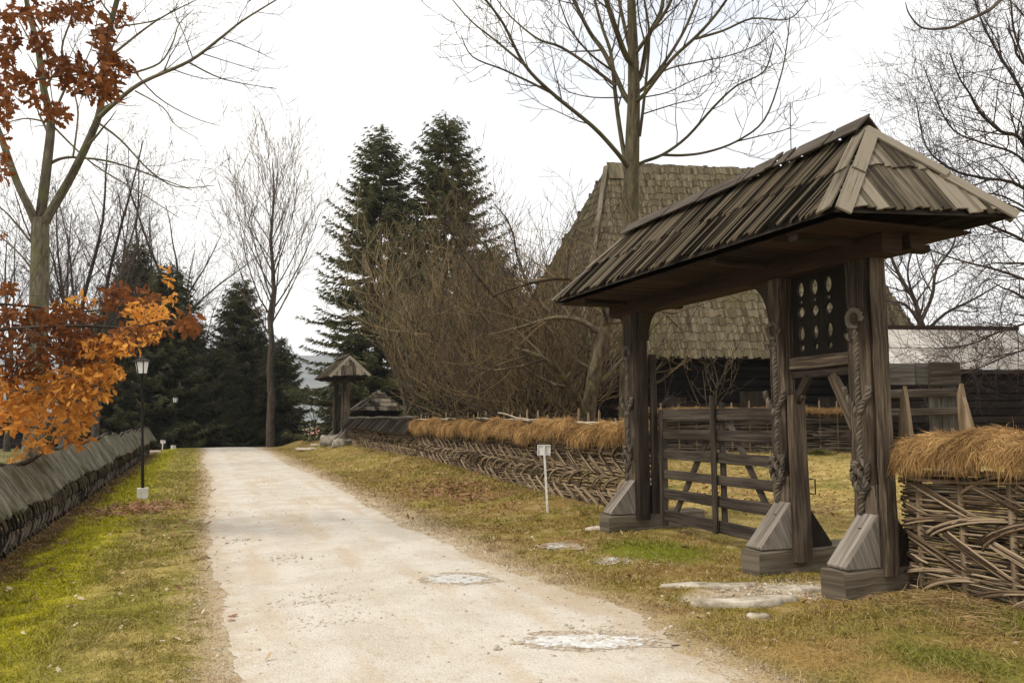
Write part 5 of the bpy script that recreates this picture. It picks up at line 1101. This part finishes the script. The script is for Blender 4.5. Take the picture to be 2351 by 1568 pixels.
def sign(px, pyb, pyt, d, w_, h_, label, two=False, lean=0.0):
    b = at(px, pyb, d); b.z = H(b.x, b.y); e = empty('info_sign', b, label, 'sign', 'small white signs'); zt = at(px, pyt, d).z
    rt = Vector((.93, -.36, 0)); tp = Vector((b.x, b.y, zt))+rt*lean; mb = MB(); mb.timber(b-Vector((0, 0, .1)), tp, .035 if not two else .05, .035, rt, .004, 3, .001); mb.build('post', 'white', e)
    c = tp+Vector((0, 0, -h_/2+.01))+Vector((-.36, -.93, 0))*-.03; mb = MB(); mb.timber(c-Vector((0, 0, h_/2)), c+Vector((0, 0, h_/2)), w_, .015, rt, .003, 2, .001); pl = mb.build('plate', 'white', e)
    fr = Vector((-.36, -.93, 0)); mb = MB()
    for s in (-1, 1):
        mb.timber(c+rt*(s*w_/2)-Vector((0, 0, h_/2))+fr*.012, c+rt*(s*w_/2)+Vector((0, 0, h_/2))+fr*.012, .014, .03, rt, .003, 1, 0)
    mb.timber(c-rt*(w_/2+.007)+Vector((0, 0, h_/2))+fr*.012, c+rt*(w_/2+.007)+Vector((0, 0, h_/2))+fr*.012, .03, .014, fr, .003, 1, 0); mb.build('plate_rim', 'white', pl)
sign(1258, 1178, 1024, 13.0, .205, .165, 'small white sign on a thin post before the herringbone fence, seen from the back', False, -.06)
sign(373, 1030, 1011, 43.0, .26, .17, 'tiny white sign on a stub post by the far crest, left of the second lamp', True)
b = at(714, 1024, 44); b.z = H(b.x, b.y); mk = empty('marker_post', b, 'thin white marker post at the crest left of the small gate', 'post'); mb = MB(); mb.tube([b, b+Vector((0, 0, .52))], .035, 8); mb.build('shaft', 'white', mk); mb = MB(); mb.tube([b+Vector((0, 0, .52)), b+Vector((0, 0, .56))], [.042, .03], 8); mb.build('cap', 'white', mk)

# ------------------------------------------------------------------ stones
def stone(name, label, c, lx, ly, lz, rot, seed, cat='stone', group=None, tilt=(0, 0), flatness=.75):
    q = random.Random(seed); n = 22; V = []; F = []; ph = [q.uniform(0, 6.28) for _ in range(6)]; RI = [(0.0, .90, .93), (.0, 1.0, .97), (.5, 1.03, 1.0), (.88, .98, .97), (1.0, .90, .90), (1.02, .55, .55), (1.0, .02, .02)]
    for zf, fx, fy in RI:
        for k in range(n):
            a = 2*math.pi*k/n; f = 1+.10*math.sin(2*a+ph[0])+.09*math.sin(3*a+ph[1])+.06*math.sin(5*a+ph[2])+.04*math.sin(9*a+ph[3])+q.gauss(0, .012)
            x, y = lx*f*fx*math.copysign(abs(math.cos(a))**flatness, math.cos(a)), ly*f*fy*math.copysign(abs(math.sin(a))**flatness, math.sin(a)); z = lz*zf+lz*.09*math.sin(x*9/lx*.5+ph[4])*zf+q.gauss(0, lz*.03)*zf + x*tilt[0]+y*tilt[1]
            V.append((c[0]+x*math.cos(rot)-y*math.sin(rot), c[1]+x*math.sin(rot)+y*math.cos(rot), c[2]+z))
    for r_ in range(len(RI)-1):
        for k in range(n): a = r_*n+k; b_ = r_*n+(k+1) % n; F.append((a, b_, b_+n, a+n))
    e = raw_mesh(name, V, F, 'boulder' if name == 'boulder' else 'stone', None, smooth=True); return tag(e, label, cat, group)
def ggz(px, py): p = atz(px, py); return Vector((p.x, p.y, RZ(p.x, p.y)))
ra = R(-21)
stone('flat_stone', 'long flat pale slab lying nearest the foot of the middle gate post', ggz(1634, 1347)+Vector((0, 0, -.03)), .42, .085, .06, ra, 1, 'flat stone', 'flat stones at the gate')
stone('flat_stone', 'thick pale stepping slab with a raised right end before the narrow opening', ggz(1712, 1392)+Vector((0, 0, -.02)), .43, .075, .085, ra+.06, 2, 'flat stone', 'flat stones at the gate', (.03, .06))
stone('flat_stone', 'thin pale slab under the sill of the left gate post', ggz(1440, 1221)+Vector((0, 0, -.03)), .52, .10, .07, ra+.1, 3, 'flat stone', 'flat stones at the gate')
stone('flat_stone', 'low pale paving stone between the middle and near gate sills', ggz(1822, 1352)+Vector((0, 0, -.05)), .26, .13, .06, ra, 4, 'flat stone', 'flat stones at the gate')
stone('stone', 'small rounded stone just below the thick stepping slab', ggz(1742, 1418)+Vector((0, 0, -.02)), .09, .05, .05, ra, 5)
p = ggz(752, 1034); stone('boulder', 'rounded grey boulder at the foot of the small distant gate', Vector((6.0, 38.2, H(6.0, 38.2)-.1)), .75, .5, .50, 0, 6, 'boulder', 'boulders by the small gate', (0, 0), 1)
stone('boulder', 'smaller boulder half sunk in grass in front of the small gate post', Vector((5.95, 35.9, H(5.95, 35.9)-.12)), .45, .35, .38, .3, 7, 'boulder', 'boulders by the small gate', (0, 0), 1)
stone('flat_stone', 'flat pale slab in the grass left of the distant boulders', Vector((4.95, 39.5, H(4.95, 39.5)-.03)), .62, .5, .12, ra, 8, 'flat stone')
stone('flat_stone', 'small flat slab between the large slab and the distant boulder', Vector((5.5, 40.2, H(5.5, 40.2)-.03)), .4, .3, .1, ra, 9, 'flat stone')
p = atz(357, 1029); stone('flat_stone', 'flat pale stone by the tiny white sign at the left of the crest', Vector((p.x, 43, H(p.x, 43)-.03)), .5, .4, .12, ra, 10, 'flat stone')

# ------------------------------------------------------------------ things beyond the crest
def car(px, d, body, label, rot):
    p = at(px, 1018, d); b = Vector((p.x, p.y, H(p.x, p.y))); e = empty('parked_car', b, label, 'car', 'cars parked beyond the crest'); cs, sn = math.cos(rot), math.sin(rot)
    T = lambda x, y, z: b+Vector((x*cs-y*sn, x*sn+y*cs, z)); side = T(1, 0, 0)-T(0, 0, 0)
    prof = [(-2.05, .35), (-2.1, .75), (-1.95, .95), (-1.75, 1.0), (-1.45, 1.42), (.25, 1.46), (.95, 1.02), (1.95, .85), (2.1, .6), (2.05, .35)]
    mb = MB(); mb.prism([T(-.84, y, z) for y, z in prof], side*1.68); bd = mb.build('body', body, e); bv = bd.modifiers.new('b', 'BEVEL'); bv.width = .06; bv.segments = 3; bv.limit_method = 'ANGLE'
    mb = MB(); mb.timber(T(-.62, -1.66, 1.21), T(.62, -1.66, 1.21), .04, .34, T(0, .62, 1)-T(0, 0, 0), .03, 1, 0); mb.build('rear_window', 'glass', e)
    for s in (-1, 1):
        mb = MB(); mb.prism([T(s*.845, y, z) for y, z in ((-1.35, 1.05), (-1.2, 1.36), (.2, 1.38), (.75, 1.05))], side*(.02*s)); mb.build('side_window', 'glass', e)
        mb = MB(); mb.timber(T(s*.68, -2.09, .72), T(s*.68, -2.02, .93), .26, .08, side, .02, 1, 0); mb.build('tail_light', 'lamp_red', e)
        for yy_ in (-1.3, 1.3): mb = MB(); mb.tube([T(s*.86, yy_, .32), T(s*.62, yy_, .32)], .32, 16); mb.build('wheel', 'rubber', e)
    mb = MB(); mb.timber(T(-.26, -2.13, .55), T(.26, -2.13, .55), .02, .11, T(0, 1, 0)-b, .005, 1, 0); mb.build('number_plate', 'white', e)
    return e
car(497, 88, 'car_red', 'red car half hidden beyond the road crest, left of centre', R(15)); car(531, 96, 'car_dark', 'dark car with a red tail light beyond the crest, right of the red car', R(12))
p = at(737, 985, 230); vh = empty('village_house', (p.x, p.y, p.z-6.5), 'distant white house with a red tiled roof seen through the gap by the small gate', 'house'); zb = p.z-6.5
T = lambda x, y, z: Vector((p.x+x*.93+y*.36, p.y-x*.36+y*.93, z)); mb = MB(); mb.timber(T(0, -2.3, zb+2.4), T(0, 2.3, zb+2.4), 4.6, 5.2, Vector((.93, -.36, 0)), .02, 1, 0); mb.build('wall', 'plaster', vh)
mb = MB(); mb.prism([T(-2.7, -2.8, zb+4.9), T(2.7, -2.8, zb+4.9), T(1.9, 0, zb+7.2), T(-1.9, 0, zb+7.2)], T(0, .01, -.12)-T(0, 0, 0)); mb.prism([T(-2.7, 2.8, zb+4.9), T(2.7, 2.8, zb+4.9), T(1.9, 0, zb+7.2), T(-1.9, 0, zb+7.2)], T(0, -.01, -.12)-T(0, 0, 0)); mb.build('roof', 'red_tile', vh)
for x in (-1.3, 1.3): mb = MB(); mb.timber(T(x, -2.36, zb+2.6), T(x, -2.36, zb+3.9), .9, .1, Vector((.93, -.36, 0)), .01, 1, 0); mb.build('window', 'glass', vh)
gtree(724, 52, 920, 'small bare sapling at the crest in the gap left of the boulders', 141, dict(QB, len=(1.2, .7, .4), kids=(2.2, 2, 2)), .06, .4, 6, 40)

# ------------------------------------------------------------------ turf blades, litter, gravel
rs = np.random.RandomState(77)
def scatter(n, fx, fy): return rs.uniform(*fx, n), rs.uniform(*fy, n)
def Hn(x, y): return np.array([H(a, b) for a, b in zip(x, y)])
PX = []; PY = []
for n, fx, fy, lim in ((60000, (-2.1, .3), (3.4, 7.5), 0), (60000, (3.4, 6.6), (3.2, 7.5), 0), (90000, (-2.1, .35), (3.6, 12), 0), (40000, (-2.1, .3), (12, 26), 0), (9000, (-2.1, .3), (26, 45), 0), (80000, (2.95, 6.45), (3.2, 12), 0), (45000, (2.95, 6.3), (12, 24), 0), (9000, (3, 6.3), (24, 44), 0), (22000, (6.5, 13), (4.5, 20), 0), (7000, (13, 22), (9, 22), 0), (5000, (-9, -2.4), (14, 40), 0)):
    x, y = scatter(n, fx, fy)
    den = .5+.5*np.sin(x*3.1+np.sin(y*2.3)*1.5)*np.sin(y*2.7+x) ; keep = rs.uniform(0, 1, n) < .35+.65*den
    e = np.array([ROADX(v, -1) for v in y]); e2 = np.array([ROADX(v, 1) for v in y])
    inr = (x > e-.02) & (x < e2+.02); pr = np.where(inr, 0.0, np.clip(np.where(x < e, (e-x), (x-e2))/.55, 0.10, 1)); keep &= rs.uniform(0, 1, n) < pr
    path = (((x-4.95)**2*.9+(y-6.15)**2*5) < .8) & (rs.uniform(0, 1, n) < .9); keep &= ~path
    sill = (x > 5.2) & (x < 6.9) & ((np.abs(y-5.72) < .17) | (np.abs(y-6.87) < .17) | (np.abs(y-10.05) < .17)); keep &= ~sill
    PX.append(x[keep]); PY.append(y[keep])
X = np.concatenate(PX); Y = np.concatenate(PY); Z = Hn(X, Y)-.004; n = len(X); dist = np.hypot(X, Y)
tX = []; tY = []
for _ in range(330):
    k_ = rs.randint(6); cx, cy = ((rs.uniform(-2.0, .1), rs.uniform(4, 14)), (rs.uniform(-2.05, -1.5), rs.uniform(8, 34)), (rs.uniform(3.3, 6.2), rs.uniform(6.2, 16)), (rs.uniform(4.0, 6.2), rs.uniform(3.4, 5.3)), (rs.uniform(5.9, 6.2), rs.uniform(11, 32)), (rs.uniform(3.15, 3.7), rs.uniform(7, 22)))[k_]
    if abs(cx-4.95) < .9 and abs(cy-6.15) < .45: continue
    m_ = rs.randint(18, 46); tX.append(cx+rs.normal(size=m_)*.05); tY.append(cy+rs.normal(size=m_)*.05)
nb_ = n; X = np.concatenate([X]+tX); Y = np.concatenate([Y]+tY); Z = Hn(X, Y)-.004; n = len(X); dist = np.hypot(X, Y); isT = np.arange(n) >= nb_
D = np.stack([rs.normal(size=n)*.75, rs.normal(size=n)*.75, rs.uniform(.3, 1.3, n)], 1); Ln = rs.uniform(.018, .070, n)*(1+.35*(np.sin(X*2.1)*np.sin(Y*1.7) > .4))*np.clip(dist/14, 1, 1.8)*np.where((X > 4.3) & (Y < 5.4) & (np.sin(X*5+1)*np.sin(Y*4.3) > .1), 1.9, 1.0)
Ln = np.where(isT, rs.uniform(.05, .15, n), Ln)
o = tri_cloud('grass', np.stack([X, Y, Z], 1), D, Ln, np.clip(dist*.00075, .0045, .016)*rs.uniform(.7, 1.3, n), 'blades', None, np.stack([rs.normal(size=n)*.012, rs.normal(size=n)*.012, -Ln*.25], 1), rs)
tag(o, 'short patchy winter grass on the verges and in the yard', 'grass', None, 'stuff')
def litter(name, spots, mat, label, size, curl=.25):
    P = []; D = []; N = []; S = []
    for cx, cy, sx, sy, rot, n, up in spots:
        a, b = rs.normal(size=n)*sx, rs.normal(size=n)*sy; x = cx+a*math.cos(rot)-b*math.sin(rot); y = cy+a*math.sin(rot)+b*math.cos(rot); z = Hn(x, y)+.008+np.abs(rs.normal(size=n))*up
        P.append(np.stack([x, y, z], 1)); D.append(np.stack([rs.normal(size=n), rs.normal(size=n), rs.normal(size=n)*.18], 1)); N.append(np.stack([rs.normal(size=n)*.35, rs.normal(size=n)*.35, np.ones(n)], 1)); S.append(rs.uniform(.55, 1.25, n)*size)
    o = leaf_cloud(name, np.concatenate(P), np.concatenate(D), np.concatenate(N), np.concatenate(S), mat, None, curl, rs); return tag(o, label, 'leaves', None, 'stuff')
lp_ = atz(305, 1172); l3 = atz(1005, 1136); 
litter('fallen_leaves', [(lp_.x, lp_.y, .42, .55, 0, 800, .03), (lp_.x+.25, lp_.y+.7, .3, .5, 0, 160, .02), (l3.x+.4, l3.y, .5, 1.3, 0, 1300, .03), (9.3, 11.2, .9, 1.5, 0.3, 900, .03), (11, 14, 1.4, 1.4, 0, 500, .03), (4.4, 12, .8, 2.2, 0, 160, .0), (5.2, 20, .8, 5, 0, 260, 0), (-1.6, 12, .4, 4, 0, 160, 0), (-.2, 14, .3, 6, 0, 160, 0), (5.6, 5.0, .7, .7, 0, 60, 0)], 'leaf_dry', 'dry brown leaves lying in drifts by the lamp, on the bank and behind the gate leaf', .085)
litter('fallen_leaves', [(-.7, 6.5, .55, 2.0, 0, 90, .004), (-.6, 12, .5, 3.5, 0, 130, .004), (-.2, 9, .35, 4, 0, 70, .004), (-.6, 24, .7, 8, 0, 120, 0), (4.2, 10, .6, 3, 0, 50, 0), (5.0, 4.8, .8, .7, 0, 20, 0), (10, 13, 2, 3, 0, 240, 0), (4.5, 20, .7, 7, 0, 80, 0)], 'leaf_pale', 'pale curled leaves scattered over the left verge and yard', .062, .4)
n = 5200; x = np.clip(6.0+rs.normal(size=n)*.36, 4.6, 6.46); y = 4.9+rs.normal(size=n)*.65; sel = ~((x > 5.2) & (y > 5.55)); x, y = x[sel], y[sel]; n = len(x)
o = tri_cloud('straw', np.stack([x, y, Hn(x, y)+.006+np.abs(rs.normal(size=n))*.014], 1), np.stack([rs.normal(size=n), rs.normal(size=n), rs.normal(size=n)*.12], 1), rs.uniform(.06, .22, n), rs.uniform(.004, .008, n), 'straw_litter', None, np.stack([rs.normal(size=n)*.02, rs.normal(size=n)*.02, -np.abs(rs.normal(size=n))*.01], 1), rs); tag(o, 'loose brown straw trampled at the foot of the near wattle fence', 'straw', None, 'stuff')
tp = atz(1882, 1074, .12); k = 2600; a = rs.uniform(0, 6.28, k); r_ = np.abs(rs.normal(size=k))*.17
o = tri_cloud('grass_tussock', np.stack([tp.x+r_*np.cos(a)*1.3, tp.y+r_*np.sin(a)*1.3, np.full(k, H(tp.x, tp.y))], 1), np.stack([np.cos(a)*.5, np.sin(a)*.5, np.full(k, 1.0)], 1), rs.uniform(.1, .26, k)*np.exp(-r_*2), rs.uniform(.008, .014, k), 'tussock', None, np.stack([np.cos(a)*.05, np.sin(a)*.05, -np.full(k, .04)], 1), rs)
tag(o, 'dark green grass tussock in the yard seen through the narrow opening', 'grass tuft')
def gravel(spots, label, mat='stone'):
    t = (1+5**.5)/2; iv = np.array([(-1, t, 0), (1, t, 0), (-1, -t, 0), (1, -t, 0), (0, -1, t), (0, 1, t), (0, -1, -t), (0, 1, -t), (t, 0, -1), (t, 0, 1), (-t, 0, -1), (-t, 0, 1)])/1.9
    fi = np.array([(0, 11, 5), (0, 5, 1), (0, 1, 7), (0, 7, 10), (0, 10, 11), (1, 5, 9), (5, 11, 4), (11, 10, 2), (10, 7, 6), (7, 1, 8), (3, 9, 4), (3, 4, 2), (3, 2, 6), (3, 6, 8), (3, 8, 9), (4, 9, 5), (2, 4, 11), (6, 2, 10), (8, 6, 7), (9, 8, 1)])
    Vs = []; Fs = []; off = 0
    for cx, cy, sx, sy, n, s0, s1 in spots:
        for _ in range(n):
            x, y = cx+rs.normal()*sx, cy+rs.normal()*sy; s = s0+(s1-s0)*rs.uniform()**3; v = iv*(1+rs.uniform(-.25, .25, (12, 1)))*np.array([s, s*rs.uniform(.6, 1), s*rs.uniform(.35, .7)]); a = rs.uniform(0, 6.28); c_, s_ = math.cos(a), math.sin(a)
            Vs.append(np.stack([v[:, 0]*c_-v[:, 1]*s_+x, v[:, 0]*s_+v[:, 1]*c_+y, v[:, 2]+RZ(x, y)+s*.12], 1)); Fs.append(fi+off); off += 12
    o = raw_mesh('gravel', np.concatenate(Vs), np.concatenate(Fs), mat); return tag(o, label, 'gravel', None, 'stuff')
gravel([(1.6, 8, .8, 3.5, 500, .004, .016), (1.5, 18, .8, 6, 260, .006, .022), (2.75, 5.35, .35, .16, 420, .006, .024), (2.5, 7.8, .3, .2, 240, .006, .022), (1.0, 7.3, .22, .18, 160, .006, .02), (.95, 6.6, .2, .2, 120, .006, .02), (1.0, 9.6, .2, .2, 60, .008, .025), (.6, 11.2, .15, .15, 40, .01, .035), (4.25, 9.2, .25, .3, 160, .008, .024), (4.4, 8.1, .3, .15, 160, .008, .024), (4.9, 6.15, .5, .22, 320, .008, .03), (3.2, 6, .25, 2, 360, .005, .02), (.15, 7, .15, 3, 320, .005, .018), (3.1, 12, .2, 4, 240, .005, .02)], 'loose gravel and pebbles on the road and round the puddles')

# ------------------------------------------------------------------ air
HZ = (-2700., 2700., -240., 2620., -19., 200.)
mb = MB(); x0, x1, y0, y1, z0, z1 = HZ
Vh = [(x0, y0, z0), (x1, y0, z0), (x1, y1, z0), (x0, y1, z0), (x0, y0, z1), (x1, y0, z1), (x1, y1, z1), (x0, y1, z1)]
m = bpy.data.materials.new('thin_haze'); m.use_nodes = True; t_ = m.node_tree; t_.nodes.clear(); o_ = t_.nodes.new('ShaderNodeOutputMaterial'); pv = t_.nodes.new('ShaderNodeVolumePrincipled')
pv.inputs['Color'].default_value = (.82, .90, 1, 1); pv.inputs['Density'].default_value = 0.00030; t_.links.new(pv.outputs[0], o_.inputs['Volume']); M['haze'] = m
o = raw_mesh('haze', Vh, [(3, 2, 1, 0), (4, 5, 6, 7), (0, 1, 5, 4), (1, 2, 6, 5), (2, 3, 7, 6), (3, 0, 4, 7)], 'haze'); tag(o, 'thin pale winter haze in the valley air', 'haze', None, 'stuff')
